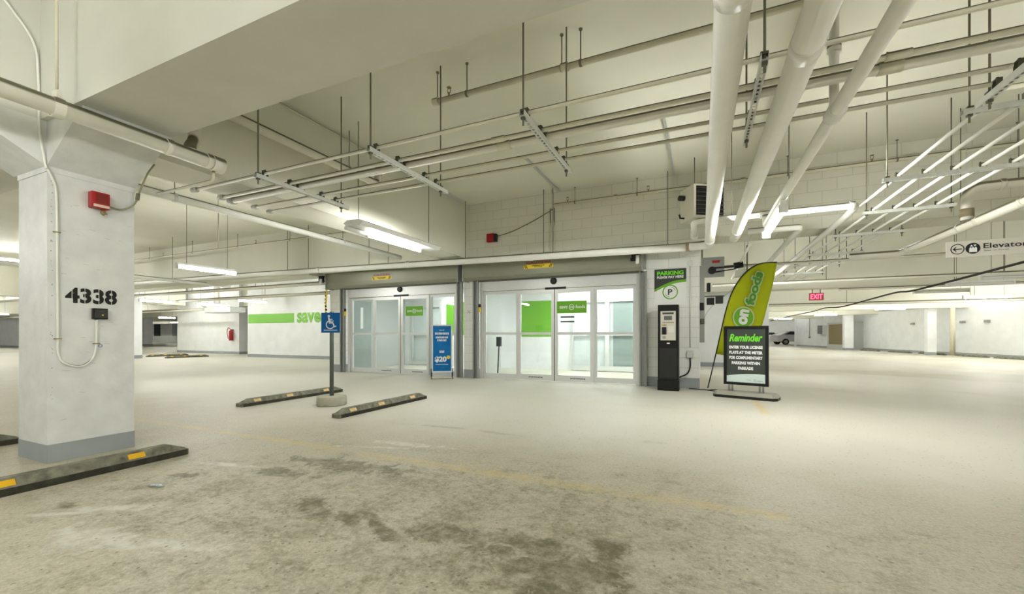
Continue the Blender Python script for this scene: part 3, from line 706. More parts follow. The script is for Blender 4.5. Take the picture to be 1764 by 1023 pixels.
# --- white pipe left of the beam
lp = run('white_hung_pipe', [(-6.42, 1.2, 2.90), (-6.42, 7.93, 2.86)], .052, 'long bright white pipe running away left of the wide lamp', PIPEW)
for y in (3.3, 6.2): clevis(lp, -6.42, y, 2.888, .054, HC)
for x0, x1, y0, y1, l in ((-6.9, -6.9, 2.9, 5.6, 'thin conduit on the left bay ceiling, nearest the beam'), (-7.6, -7.6, 2.7, 7.9, 'thin conduit on the left bay ceiling, middle one'), (-8.6, -8.6, 3.0, 7.9, 'thin conduit on the left bay ceiling, farthest left')):
    tag(mk('ceiling_conduit', tube(B(), [(x0, y0, 3.975), (x1, y1, 3.975)], .011, 8), SLIM), l, 'conduit', 'thin ceiling conduits in the left bay')
r_ = tag(mk('drop_conduit', tube(B(), fillet([(-7.9, 3.2, 3.94), (-7.9, 4.75, 3.94), (-7.9, 4.75, 2.6)], .08), .010, 8), SLIM), 'thin conduit bending down from the left bay ceiling', 'conduit')
lq = run('white_hung_pipe', [(-14.5, 3.5, 2.70), (-14.5, 9.1, 2.69)], .05, 'white pipe running away across the far part of the left bay', PIPEW)
for y in (5.0, 7.4): clevis(lq, -14.5, y, 2.695, .052, HC)
for y, z, x0, x1, l in ((9.3, 2.62, -24, -10.0, 'upper white pipe crossing above the green striped wall'), (10.81, 2.52, -30, -10.2, 'middle white pipe crossing above the green striped wall'), (14.2, 2.45, -60, -20.5, 'lower white pipe crossing the far left bays')):
    o = tag(mk('cross_bay_pipe', tube(B(), [(x0, y, z), (x1, y, z)], .06, 14), PIPE), l, 'pipe')
    for k in range(3): rod(o, x0 + (x1 - x0) * (.25 + .25 * k), y, z + .055, HC, .008)
# --- right side: elbow pipe
ep = run('elbow_pipe', [(7.5, 7.26, 2.92), (3.08, 7.26, 2.92), (3.08, 7.26, 2.51)], .058, 'fat cream elbow pipe dropping to the drain near the elevator sign', PIPE, .16)
collar(ep, (3.08, 7.26, 2.60), (0, 0, 1), .068, .10, mat('dark_coupling', (.25, .21, .12), .6)); collar(ep, (3.40, 7.26, 2.92), (1, 0, 0), .068, .05, PIPE)
for x in (3.55, 4.3): rod(ep, x, 7.26, 2.97, HC, .006)
lr = run('lane_drain_pipe', [(3.08, 2.6, 2.46), (3.08, 9.2, 2.44), (2.4, 9.3, 2.44)], .055, 'cream drain pipe running away past the elevator sign', PIPE, .1)
for y in (5.0, 6.2, 7.0, 8.9): collar(lr, (3.08, y, 2.45), (0, 1, 0), .061, .05, PIPE)
for y in (4.1, 5.9, 7.4): clevis(lr, 3.08, y, 2.45, .056, HC)
# --- pipes deeper in the lane
for y, z, x0, x1, r, l in ((10.4, 2.55, .3, 12, .03, 'first pipe crossing the lane behind the elevator sign'), (13.7, 2.50, .3, 14, .045, 'second pipe crossing the lane behind the elevator sign'),
                           (14.9, 2.36, 3.6, 16, .035, 'pipe crossing the lane at the height of the exit sign'), (21.7, 2.36, 2.4, 18, .06, 'pipe crossing the lane beyond the exit sign')):
    o = tag(mk('lane_cross_pipe', tube(B(), [(x0, y, z), (x1, y, z)], r, 12), PIPE), l, 'pipe')
    for k in range(3): rod(o, x0 + (x1 - x0) * (.2 + .25 * k), y, z + r - .004, HC, .008)
# black sagging cable down the lane
pts = [(5.44, 9.2, 2.46), (5.44, 11.0, 2.40), (5.3, 14.9, 2.27), (5.35, 16.6, 2.33), (5.4, 21.7, 2.24), (5.3, 24, 2.32), (5.4, 27, 2.30), (5.5, 33, 2.33), (5.4, 42, 2.25)]
tag(mk('lane_cable', tube(B(), smooth_path(pts, 6), .026, 8), RUBBER), 'thick dark cable strung down the lane toward the parked car', 'cable')

# ================================================================ LAMPS
def lamp(x, y, z, ax, label, L=1.22, wide=False, rods_=True, group='fluorescent lamps', lit=None, ztop=HC, hw=.03):
    lit = lit or LIT
    t = thing('fluorescent_lamp', label, 'lamp', (x, y, z), group)
    def bx(b, s0, s1, t0, t1, z0, z1):
        if ax == 'y': box(b, x + t0, x + t1, y + s0, y + s1, z0, z1)
        else: box(b, x + s0, x + s1, y + t0, y + t1, z0, z1)
        return b
    h = L / 2
    mk('housing', bx(B(), -h - .02, h + .02, -hw, hw, z + .036, z + .085), LENSW, t)
    for s in (-h, h): mk('lamp_holder', bx(B(), s - .012, s + .012, -.045, .045, z - .042, z + .04), LENSW, t)
    a, c_ = ((x, y - h + .012, z), (x, y + h - .012, z)) if ax == 'y' else ((x - h + .012, y, z), (x + h - .012, y, z))
    mk('tube', tube(B(), [a, c_], .036, 12), lit, t)
    if rods_:
        for s in (-h * .7, h * .7):
            px, py = (x, y + s) if ax == 'y' else (x + s, y)
            rod(t, px, py, z + .085, ztop, .005, RODM, 'suspension_rod')
    return t
# wide two-lamp fixture by the beam
wf = thing('fluorescent_lamp', 'wide white lamp with one lit tube hung left of the entrance near the beam', 'lamp', (-4.34, 5.2, 2.5), 'fluorescent lamps')
b = B(); prism(b, [(-4.50, 2.585), (-4.44, 2.54), (-4.20, 2.54), (-4.15, 2.585), (-4.22, 2.62), (-4.42, 2.62)], 'y', 4.35, 6.25); mk('housing', b, LENSW, wf)
mk('tube', tube(B(), [(-4.40, 4.72, 2.505), (-4.40, 5.93, 2.505)], .034, 12), LIT, wf)
mk('unlit_tube', tube(B(), [(-4.40, 4.30, 2.505), (-4.40, 4.69, 2.505)], .030, 12), LENSW, wf)
for s in (4.70, 5.95): mk('lamp_holder', box(B(), -4.42, -4.38, s - .012, s + .012, 2.465, 2.53), LENSW, wf)
for y in (4.45, 6.1): rod(wf, -4.32, y, 2.62, HC, .006, RODM, 'suspension_rod')
lamp(.80, 5.95, 2.40, 'y', 'brightest lamp, hung right under the cross pipe above the flag', L=1.30, ztop=2.50, lit=LITC)
lamp(-10.07, 5.83, 2.5, 'y', 'lit lamp in the left bay nearest the numbered column', lit=LITB)
lamp(-17.05, 11.6, 2.45, 'y', 'lit lamp above the left end of the green striped wall', lit=LITH)
lamp(-20.7, 10.0, 2.45, 'y', 'lit lamp at the far left, nearer of an aligned pair', lit=LITH)
lamp(-20.7, 12.1, 2.45, 'y', 'lit lamp at the far left, farther of an aligned pair', lit=LITH)
lamp(-41.0, 20.5, 2.5, 'y', 'small distant lit lamp at the far left above the kerb', lit=LITB)
for x, y, l in ((6.3, 12.9, 'lamp across the lane just below the elevator sign'), (6.3, 14.3, 'lamp across the lane beside the black cable'), (6.4, 16.4, 'lamp across the lane behind the black cable'),
                (9.0, 20.0, 'bright lamp near the distant right columns'), (10.5, 23.5, 'lamp by the distant standing pipe'), (8.6, 27.0, 'lamp by the white column midway along the right wall'), (7.4, 33.5, 'far lamp before the bronze louvre'), (6.0, 40.0, 'farthest lamp of the lane')):
    lamp(x, y, 2.32 if y < 17 else 2.36, 'x', l, rods_=True, lit=LENSW if y < 17 else LITF)
for x, y, l in ((1.1, 12.9, 'lamp hidden behind the flag'),):
    lamp(x, y, 2.55, 'y', l)
# unseen fill lamps added around the viewpoint, slim housings let light up
for x, y, l in ((1.2, -1.8, 'added fill lamp overhead just behind the viewpoint'), (-2.2, -1.4, 'added fill lamp overhead behind and left of the viewpoint'), (-3.3, -.4, 'added fill lamp over the bay left of the viewpoint'),
                (-8.2, -1.6, 'added fill lamp over the far left bay behind the viewpoint'), (3.3, .85, 'added fill lamp over the right bay beside the viewpoint'), (4.9, 3.6, 'added fill lamp over the right bay short of the elevator sign'), 
                (-11.5, .3, 'added fill lamp over the second bay to the left'), (7.5, .8, 'added lamp over the outer right bay'), (10, 11.7, 'lamp over the outer right bay ahead, unseen fill')):
    lamp(x, y, 2.62, 'y', l, hw=.010, lit=LITH if x > 3 else LIT)
for x, y, l in ((-24, 4.0, 'added fill lamp over the third bay to the left'), (-30.0, 7.4, 'added fill lamp over the fourth bay to the left'), (-38, 12, 'added fill lamp over the fifth bay to the left'), (-60, 10, 'added fill lamp over the distant left bay'), (-60, 31, 'added fill lamp near the distant left doors'), (-80, 34, 'added fill lamp before the distant left doors'), (-70, 25, 'added fill lamp between the distant left kerb and the white column'), (-33, 20.6, 'added fill lamp behind the white room block'), (-48, 13, 'added fill lamp beyond the aligned far left pair')):  # extra lamps added to brighten the far left bays
    lamp(x, y, 2.62, 'y', l, lit=LITB)
for i, (x, y) in enumerate(((3.4, 11.4), (9.0, 12.0), (4.0, 18.6), (9.5, 18.6), (3.6, 25.4), (9.5, 25.6), (5.5, 32.3), (8.5, 32.3), (4.5, 39.2), (7.0, 46.0), (5.0, 56), (9.0, 64), (8.0, 74), (13.0, 74), (11.5, 20.2), (12.0, 27.2), (-12.5, 11.6), (-17, 6.3), (-24.5, 11.6), (-26.2, 6.0), (-21.6, 6.0), (-13.5, 10.8), (-32, 11), (-42, 13))):  # extra lamps hidden above the beams to brighten floor and walls
    lamp(x, y, 3.62, 'x' if x > 0 else 'y', 'added fill lamp hidden up in a ceiling recess between cross beams', L=1.3, group='added fill lamps in the ceiling recesses', lit=LITH if y < 15 else LITF if y < 50 else LITC)
for x, y in ((-25.5, 12.9), (-34, 12.9), (-72, 33), (-84, 33), (-62, 20)):  # more hidden fill lamps added for the dark left walls
    lamp(x, y, 3.8, 'x', 'added fill lamp hidden up in a ceiling recess between cross beams', L=1.3, group='added fill lamps in the ceiling recesses', lit=LITC)
# lamps in the vestibule ceiling
for x in (-7.5, -3.0, -1.6):
    t = thing('ceiling_light', {-7.5: 'flush lit ceiling light inside the left entrance', -3.0: 'flush lit ceiling light inside the right entrance', -1.6: 'flush lit ceiling light deep inside the right entrance'}[x], 'lamp', (x, 10.9, 2.6), 'entrance ceiling lights')
    mk('light_frame', box(B(), x - .32, x + .32, 10.3, 11.5, 2.60, 2.62), LENSW, t); mk('diffuser', box(B(), x - .28, x + .28, 10.34, 11.46, 2.592, 2.60), mat('lit_diffuser', (1, 1, 1), .4, emit=(.97, 1, .98), es=16), t)

# ================================================================ THINGS ON THE FLOOR
def wheel_stop(x, y0, y1, label, ref=None, w_=.16, h_=.105):
    """rubber parking block along Y with chamfered ends and yellow reflectors facing +X"""
    t = thing('wheel_stop', label, 'wheel stop', (x, (y0 + y1) / 2, 0), 'wheel stops')
    b = B(); prof = [(-w_ / 2, 0), (w_ / 2, 0), (w_ / 2, h_ * .46), (w_ * .20, h_), (-w_ * .20, h_), (-w_ / 2, h_ * .46)]
    secs = [(y0, .75, .42), (y0 + .02, 1, .55), (y0 + .14, 1, 1), (y1 - .14, 1, 1), (y1 - .02, 1, .55), (y1, .75, .42)]
    rings = [[b.verts.new((x + px * sx, yy, min(pz, h_ * sz) if pz > 0 else 0)) for px, pz in prof] for yy, sx, sz in secs]
    for A, C in zip(rings, rings[1:]):
        for i in range(6): b.faces.new((A[i], A[(i + 1) % 6], C[(i + 1) % 6], C[i]))
    b.faces.new(rings[0][::-1]); b.faces.new(rings[-1])
    mk('block_body', b, STOPC, t)
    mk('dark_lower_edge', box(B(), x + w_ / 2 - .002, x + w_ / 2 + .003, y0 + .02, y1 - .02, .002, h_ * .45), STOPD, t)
    n = V((h_ * .58, 0, w_ * .28)).normalized(); up = V((-w_ * .28, 0, h_ * .58)).normalized()
    L = y1 - y0
    for s in (.13, .42, .80):
        yc = y0 + L * s; f_ = Fr((x + w_ * .36, yc, h_ * .71), (0, 1, 0), up)
        mk('reflector', rect(B(), f_, -.055, .055, -.022, .022, .0, .004), ref or YEL, t)
    return t
wheel_stop(-4.205, .36, 2.24, 'black rubber wheel stop in front of the numbered column', w_=.16, h_=.11)
wheel_stop(-6.12, -.1, 1.80, 'black wheel stop half hidden behind the numbered column', w_=.16, h_=.11)
FADED = mat('faded_reflector', (.70, .50, .22), .5, var=.3, scale=30)
w1 = wheel_stop(-4.215, 3.95, 5.80, 'worn wheel stop right of the accessible parking sign', FADED)
wheel_stop(-6.15, 3.98, 5.88, 'worn wheel stop left of and behind the accessible parking sign', FADED)
wheel_stop(-22.0, 10.95, 12.75, 'distant wheel stop nearer the green striped wall'); wheel_stop(-24.3, 11.3, 13.1, 'distant wheel stop farther from the green striped wall')
ang = math.atan2(RD.y, RD.x) - math.pi / 2
for i, (s, l) in enumerate(((12.3, 'nearest the bronze louvre'), (15.1, 'second on from the bronze louvre'), (17.6, 'third on from the bronze louvre'), (20.0, 'behind the distant white column'), (22.2, 'at the foot of the standing pipe'), (24.9, 'past the standing pipe'), (27.9, 'cut by the right edge of the picture'))):
    p = alongR(s, .75)
    o = dup(w1, V((p.x, p.y, 0)) - V(w1.location), ang + math.pi, 'dark wheel stop along the distant right wall, ' + l, 'wheel stops along the right wall')

# accessible parking sign
PX, PY = -5.08, 4.69
t = thing('parking_sign_post', 'blue accessible parking sign on a dark post in a round concrete base', 'sign', (PX, PY, 0))
b = B(); tube(b, [(PX, PY, 0), (PX, PY, .015), (PX, PY, .125), (PX, PY, .14)], [.205, .215, .212, .20], 36); mk('concrete_base', b, CONC, t)
mk('post', tube(B(), [(PX, PY, .14), (PX, PY, 1.40)], .03, 14), POLE, t)
fr = Fr((PX, PY - .03, 1.235), (math.cos(.38), math.sin(.38), 0), (0, 0, 1)); fr = Fr(V((PX, PY, 1.235)) + fr.n * .034, fr.r, fr.u)
pl = mk('sign_plate', rect(B(), fr, -.142, .142, -.15, .15, 0, .004), BLUE, t)
b = B(); ring(b, fr, -.005, -.03, .052, .066, .004, .006, 32, math.radians(75), math.radians(350)); disc(b, fr, -.025, .098, .018, .004, .006, 16)
poly(b, fr, [(-.038, .078), (-.016, .078), (-.010, .03), (.045, .03), (.045, .016), (.012, .016), (-.026, .005)], .004, .006)
poly(b, fr, [(-.026, .005), (.04, .005), (.066, -.05), (.09, -.043), (.086, -.06), (.056, -.07), (.030, -.012), (-.022, -.012)], .004, .006)
poly(b, fr, [(-.012, .056), (.03, .056), (.03, .044), (-.012, .044)], .004, .006)
for k in range(12): rect(b, fr, -.10 + k * .0172, -.088 + k * .0172, -.118, -.106, .004, .006)
ring(b, fr, 0, 0, .0, .0001, .004, .0041, 3)
mk('wheelchair_symbol', b, WHT, pl)

# parking pay meter
KX0, KX1, KY0, KY1 = -.755, -.385, 8.46, 8.80
t = thing('parking_meter', 'tall black parking pay machine with a pale control panel', 'pay machine', ((KX0 + KX1) / 2, 8.63, 0))
mk('cabinet', bbox_(KX0, KX1, KY0, KY1, .20, 1.62, .008), BLKM, t); mk('plinth', bbox_(KX0 - .006, KX1 + .006, KY0 - .008, KY1, 0, .20, .005), BLKM, t)
fr = Fr(((KX0 + KX1) / 2, KY0 - .001, 0), (1, 0, 0), (0, 0, 1))
mk('lower_door', rect(B(), fr, -.155, .155, .24, .80, 0, .006), mat('black_door_panel', (.028, .028, .026), .5), t)
cp = mk('control_panel', rect(B(), fr, -.135, .135, .95, 1.50, 0, .01), KPAN, t)
mk('screen', rect(B(), fr, -.07, .07, 1.33, 1.41, .01, .014), SCRN, cp); mk('top_label', rect(B(), fr, -.10, .10, 1.44, 1.475, .01, .013), CHAR, cp)
mk('card_reader', bbox_(-.678, -.60, KY0 - .045, KY0 - .01, 1.06, 1.20, .006), BLACK, cp)
b = B(); 
for k in range(7): rect(b, fr, -.10 + k * .03, -.08 + k * .03, 1.275, 1.295, .01, .014)
rect(b, fr, -.11, -.03, 1.225, 1.25, .01, .013); mk('button_row', b, BRASS, cp)
mk('keypad_plate', rect(B(), fr, .0, .10, 1.10, 1.22, .01, .013), mat('keypad_pale', (.68, .68, .62), .4), cp)
mk('sticker', rect(B(), fr, -.10, -.04, .98, 1.03, .01, .012), ALUD, cp); mk('coin_slot', rect(B(), fr, -.02, .03, .885, .905, .0, .012), WHT, t)
# sign above it
t = thing('pay_sign', 'black green and white parking pay here sign on the block pier', 'sign', (-.57, 9.04, 1.66))
fr = Fr((-.57, 9.043, 2.02), (1, 0, 0), (0, 0, 1)); W2, H2 = .30, .36
mk('sign_board', rect(B(), fr, -W2, W2, -H2, H2, 0, .006), WHT, t)
arc = [(-W2 + 2 * W2 * k / 16, .045 - .0 + .135 * math.sin(math.pi * .5 * min(1, (k / 16) * 1.25)) - .11) for k in range(17)]
g_ = B(); poly(g_, fr, [(-W2, H2), (-W2, arc[0][1] - .035)] + [(x, y + .015 - .045 * (1 - i / 16)) for i, (x, y) in enumerate(arc)] + [(W2, H2)], .006, .008); mk('green_field', g_, GREEN, t)
k_ = B(); poly(k_, fr, [(-W2, H2), (-W2, arc[0][1] - .030)] + [(x, y + .02 + .05 * (i / 16)) for i, (x, y) in enumerate(arc)] + [(W2, H2)], .008, .010); mk('black_field', k_, CHAR, t)
b = B(); text(b, fr, 'PARKING', .0, .275, .50, .085, .045, z0=.010, z1=.013); mk('green_wording', b, mat('bright_sign_green', (.18, .72, .04), .4), t)
b = B(); text(b, fr, 'PLEASE PAY HERE', .0, .195, .50, .05, .03, z0=.010, z1=.013); mk('white_wording', b, WHT, t)
b = B(); ring(b, fr, 0, -.105, .125, .148, .006, .009); mk('green_ring', b, GREEN, t)
b = B(); text(b, fr, 'P', 0, -.105, .085, .115, .03, z0=.006, z1=.009)
ring(b, fr, 0, -.105, .095, .102, .006, .008, 16, .3, 1.3); ring(b, fr, 0, -.105, .095, .102, .006, .008, 16, 3.5, 4.6); mk('letter_p', b, CHAR, t)
# conduit on the pier
t = thing('conduit_with_box', 'grey conduit and junction box feeding the parking meter', 'conduit', (-.13, 9.0, .4))
mk('conduit', tube(B(), [(-.20, 9.03, 2.40), (-.20, 9.03, .80)], .011, 8), GALV, t)
mk('junction_box', bbox_(-.26, -.14, 8.985, 9.045, .60, .75, .012), GALV, t)
mk('flexible_lead', tube(B(), smooth_path([(-.20, 9.01, .60), (-.20, 8.99, .42), (-.25, 8.9, .30), (-.378, 8.75, .24)], 6), .014, 8), BLACK, t)
mk('round_box', tube(B(), [(-.20, 9.046, 2.47), (-.20, 9.0, 2.47)], .055, 18), COLW, t)

# Reminder poster stand
def yawfr(x, y, z, a): return Fr((x, y, z), (math.cos(a), math.sin(a), 0), (0, 0, 1))
SA = -.30; SX, SY = .68, 8.05
fr = yawfr(SX, SY, 0, SA)
t = thing('poster_stand', 'dark reminder notice in a black framed stand on a grey weighted base', 'sign', (SX, SY, 0))
b = B(); o_ = [(-.43, -.19), (.43, -.19), (.48, -.12), (.48, .12), (.40, .20), (-.40, .20), (-.48, .12), (-.48, -.12)]
frb = Fr((SX, SY, 0), fr.r, (-fr.r.y, fr.r.x, 0))
poly(b, frb, [(x * 1.0, y) for x, y in o_], 0, .045); mk('base_skirt', b, BLACK, t)
b = B(); vs0 = [b.verts.new(frb(x, y, .045)) for x, y in o_]; vs1 = [b.verts.new(frb(x * .93, y * .80, .10)) for x, y in o_]
for i in range(8): b.faces.new((vs0[i], vs0[(i + 1) % 8], vs1[(i + 1) % 8], vs1[i]))
b.faces.new(vs1); b.faces.new(vs0[::-1]); mk('weighted_base', b, mat('grey_base_plastic', (.30, .29, .24), .6, var=.1), t)
for sx in (-.23, .23):
    b = B(); tube(b, [frb(sx - .025, 0, .10), frb(sx - .025, 0, .27)], .015, 10); tube(b, [frb(sx + .025, 0, .10), frb(sx + .025, 0, .27)], .015, 10); mk('post', b, ALUD, t)
PW, Z0, Z1 = .335, .21, 1.20
b = B(); rect(b, fr, -PW, PW, Z0, Z0 + .045, -.02, .03); rect(b, fr, -PW, PW, Z1 - .045, Z1, -.02, .03); rect(b, fr, -PW, -PW + .045, Z0 + .045, Z1 - .045, -.02, .03); rect(b, fr, PW - .045, PW, Z0 + .045, Z1 - .045, -.02, .03)
mk('frame', b, BLKM, t)
ps = mk('poster', rect(B(), fr, -PW + .04, PW - .04, Z0 + .04, Z1 - .04, -.01, .012), CHAR, t)
b = B(); poly(b, fr, [(-PW + .045, Z0 + .045), (PW - .045, Z0 + .045)] + [(PW - .045 - (2 * PW - .09) * k / 12, Z0 + .15 + .045 * math.sin(math.pi * (.35 + .65 * k / 12)) - .0 * k) for k in range(13)], .012, .014); mk('white_footer', b, mat('footer_pale', (.62, .74, .70), .4), ps)
b = B(); rect(b, fr, .02, .08, Z0 + .085, Z0 + .095, .014, .015); ring(b, fr, .14, Z0 + .09, .012, .018, .014, .015, 14); rect(b, fr, .17, .25, Z0 + .08, Z0 + .088, .014, .015); mk('footer_logos', b, ALUD, ps)
b = B(); text(b, fr, 'Reminder', 0, 1.005, .50, .13, .03, shear=.3, z0=.012, z1=.015); mk('green_heading', b, mat('bright_sign_green', (.18, .72, .04), .4), ps)
for k, s_ in enumerate(('ENTER YOUR LICENSE', 'PLATE AT THE METER', 'FOR COMPLIMENTARY', 'PARKING WITHIN', 'PARKADE')):
    mk('text_line', text(B(), fr, s_, 0, .845 - k * .088, min(.50, .028 * len(s_) + .03), .052, .05, z0=.012, z1=.015), WHT, ps)

# feather flag
FR = Fr((.110, 8.705, 0), (math.cos(YAW), math.sin(YAW), 0), (0, 0, 1))
k_ = 7.9 / FPX
def fp(u, v): return ((u - 1219) * k_, (HOR - v) * k_ + EYE)
t = thing('feather_flag', 'lime green feather flag lettered on foods leaning beside the block pier', 'flag', FR.o)
polep = [fp(1219, 668.5), fp(1226, 640), fp(1233, 610), fp(1241, 575), fp(1249, 540), fp(1259, 508), fp(1272, 484), fp(1289, 465), fp(1310, 454), fp(1338, 451.5)]
pp3 = smooth_path([FR(x, y, .0) for x, y in polep], 6)
mk('pole', tube(B(), pp3, [.011] * len(pp3), 10), BLACK, t)
sp_ = smooth_path([FR(x, y, 0) for x, y in polep[2:]], 5)
edge = [((p - FR.o).dot(FR.r), p.z) for p in sp_]
# cloth grid between pole edge and free edge, with folds
free = [fp(1252, 612), fp(1298, 606), fp(1306, 580), fp(1316, 545), fp(1324, 512), fp(1331, 485), fp(1337, 453)]
b = B(); NU = 14; rows = []
fe = smooth_path([V((x, y, 0)) for x, y in free], 8)
n = len(edge)
for i in range(n):
    s = i / (n - 1); a = V((edge[i][0], edge[i][1], 0)); j = s * (len(fe) - 1); j0 = int(j); q = fe[j0].lerp(fe[min(j0 + 1, len(fe) - 1)], j - j0)
    row = []
    for m_ in range(NU + 1):
        w_ = m_ / NU; p = a.lerp(q, w_); z = .035 * math.sin(w_ * 5.5 + s * 3) * w_ * (1 - .4 * s)
        row.append(b.verts.new(FR(p.x, p.y, z)))
    rows.append(row)
for A, C in zip(rows, rows[1:]):
    for m_ in range(NU): 
        f_ = b.faces.new((A[m_], A[m_ + 1], C[m_ + 1], C[m_])); f_.smooth = True
cloth = mk('flag_cloth', b, LIME, t)
so = cloth.modifiers.new('t', 'SOLIDIFY'); so.thickness = .003
rot = math.radians(73)
def fcen(u, v): x, y = fp(u, v); return x, y
Z0f = .036
OUTL = mat('flag_outline_pale', (.50, .62, .30), .6); FGR = mat('flag_letter_green', (.07, .30, .02), .6)
b = B(); cx_, cy_ = fcen(1279, 547); disc(b, FR, cx_, cy_, .205, .028, .030 + .006, 40); mk('circle_outline', b, OUTL, t)
b = B(); disc(b, FR, cx_, cy_, .178, .036, .040, 40); mk('circle', b, GREEN, t)
b = B(); text(b, FR, 'on', cx_, cy_ + .01, .29, .17, .05, z0=.040, z1=.044, rot=math.radians(80)); mk('white_wording', b, WHT, t)
b = B(); x_, y_ = fcen(1297, 497); text(b, FR, 'foods', x_, y_, .69, .225, .115, z0=.028, z1=.034, rot=rot); mk('word_outline', b, OUTL, t)
b = B(); text(b, FR, 'foods', x_, y_, .64, .17, .035, z0=.034, z1=.040, rot=rot); mk('green_wording', b, FGR, t)
b = B()
for a in (-.6, .9, 2.6): tube(b, [(FR.o.x, FR.o.y, .02), (FR.o.x + .38 * math.cos(a), FR.o.y + .38 * math.sin(a), .012)], .009, 8)
mk('foot', b, BLACK, t)

# blue poster stand
SA2 = .62; fr = yawfr(-5.72, 8.62, 0, SA2)
t = thing('poster_stand', 'blue promotional poster reading $20 in a slim white frame before the left entrance', 'sign', (-5.72, 8.62, 0))
PW, Z0, Z1 = .245, .15, 1.30
b = B(); rect(b, fr, -PW, PW, Z0, Z0 + .03, 0, .02); rect(b, fr, -PW, PW, Z1 - .03, Z1, 0, .02); rect(b, fr, -PW, -PW + .03, Z0 + .03, Z1 - .03, 0, .02); rect(b, fr, PW - .03, PW, Z0 + .03, Z1 - .03, 0, .02); mk('frame', b, ALU, t)
ps = mk('poster', rect(B(), fr, -PW + .025, PW - .025, Z0 + .025, Z1 - .025, .002, .012), POSTB, t)
b = B()
for k, (w_, h_, y) in enumerate(((.12, .015, 1.16), (.34, .055, 1.06), (.30, .05, .97), (.22, .05, .90), (.12, .06, .62))):
    b = B(); n_ = int(w_ / .03)
    for j in range(n_):
        x = -w_ / 2 + j * w_ / n_; poly(b, fr, [(x, y), (x + w_ / n_ * .75, y + .004 * (j % 2)), (x + w_ / n_ * .7, y + h_), (x + .004, y + h_ - .006 * (j % 3))], .012, .014)
    mk('text_line', b, WHT, ps)
b = B(); text(b, fr, '$20', -.03, .46, .28, .15, .05, z0=.012, z1=.014)
mk('price', b, WHT, ps); b = B()
for k in range(12): rect(b, fr, -.15 + k * .025, -.133 + k * .025, .335, .350, .012, .014)
mk('text_line', b, WHT, ps)
b = B(); disc(b, fr, .155, .515, .045, .012, .014); mk('yellow_dot', b, CAUT, ps)
b = B()
for sx in (-1, 1):
    for sy in (-.2, .2): tube(b, [fr(sx * .25, .05, sy * .2), fr(sx * .25, .0 + .012, sy)], .011, 8)
    tube(b, [fr(sx * .25, .04, 0), fr(sx * .25, .24, 0)], .018, 8)
mk('foot', b, BLACK, t)
mk('base_bar', tube(B(), [fr(-.25, .014, .19), fr(.25, .014, .19)], .011, 8), mat('wood_bar', (.45, .33, .15), .6), t)

# bottle on floor (flattened clear wrapper)
fx, fy = floor_at(270, 839)
b = B(); 
tube(b, [(fx - .06, fy - .02, .008), (fx - .03, fy, .010), (fx + .02, fy + .01, .012), (fx + .05, fy + .02, .007)], [.006, .012, .014, .004], 8)
tag(mk('crumpled_wrapper', b, mat('silver_wrapper', (.55, .60, .62), .2, .5, var=.3, scale=60)), 'small shiny crumpled wrapper lying on the stained floor near the column', 'litter')

# ================================================================ ON THE COLUMN
t = thing('fire_alarm', 'red fire alarm horn on the numbered column', 'alarm', (-4.83, 1.905, 2.15))
mk('alarm_body', bbox_(-4.87, -4.80, 1.84, 1.965, 2.16, 2.30, .006), RED, t)
fr = Fr((-4.80, 1.9025, 2.23), (0, 1, 0), (0, 0, 1))
mk('lens', rect(B(), fr, -.032, .045, -.022, .055, 0, .006), REDD, t); mk('white_strip', rect(B(), fr, -.052, .055, -.062, -.040, 0, .006), CREAM, t)
b = B(); tube(b, [(-4.84, 1.93, 2.16), (-4.84, 1.93, 2.13), (-4.838, 1.935, 2.11)], [.012, .02, .006], 8); tube(b, [(-4.84, 1.92, 2.12), (-4.83, 1.955, 2.125)], .006, 6); mk('corroded_fitting', b, BRASS, t)
mk('feed_conduit', tube(B(), smooth_path([(-4.84, 1.965, 2.20), (-4.845, 2.06, 2.195), (-4.845, 2.14, 2.25), (-4.84, 2.18, 2.33), (-4.82, 2.19, 2.40), (-4.70, 2.195, 2.55), (-4.60, 2.20, 2.62)], 6), .008, 8), DKJOINT, t)
mk('conduit_fitting', tube(B(), [(-4.84, 2.18, 2.32), (-4.838, 2.185, 2.38)], .016, 10), RODM, t)
t = thing('outlet_box', 'black weatherproof outlet under the number 4338', 'outlet', (-4.85, 1.91, 1.19))
mk('box_body', bbox_(-4.87, -4.835, 1.862, 1.965, 1.19, 1.285, .005), BLACK, t)
fr = Fr((-4.835, 1.9135, 1.2375), (0, 1, 0), (0, 0, 1)); mk('cover_plate', rect(B(), fr, -.042, .046, -.036, .036, 0, .004), mat('cover_dark', (.05, .05, .045), .35), t)
b = B(); disc(b, fr, .012, -.012, .006, .004, .007, 10); mk('indicator', b, CAUT, t)
mk('lead_conduit', tube(B(), smooth_path([(-4.858, 1.895, 1.19), (-4.858, 1.893, 1.08), (-4.858, 1.89, .95), (-4.858, 1.87, .85), (-4.858, 1.81, .79), (-4.858, 1.74, .79), (-4.858, 1.675, .83), (-4.858, 1.648, .92), (-4.858, 1.648, 1.05), (-4.858, 1.645, 1.6), (-4.858, 1.64, 2.20), (-4.856, 1.615, 2.33), (-4.85, 1.585, 2.40)], 6), .0085, 8), PIPEW, t)
mk('upper_conduit', tube(B(), smooth_path([(-4.85, 1.578, 2.40), (-4.855, 1.565, 2.5), (-4.855, 1.54, 2.72), (-4.855, 1.535, 3.1), (-4.855, 1.50, 3.4), (-4.855, 1.30, 3.7), (-4.855, 1.25, 3.98)], 6), .0085, 8), PIPEW, t)
b = B()
for y_, z_ in ((1.648, 1.02), (1.893, .975), (1.643, 1.9)): box(b, -4.868, -4.846, y_ - .022, y_ + .022, z_ - .004, z_ + .004)
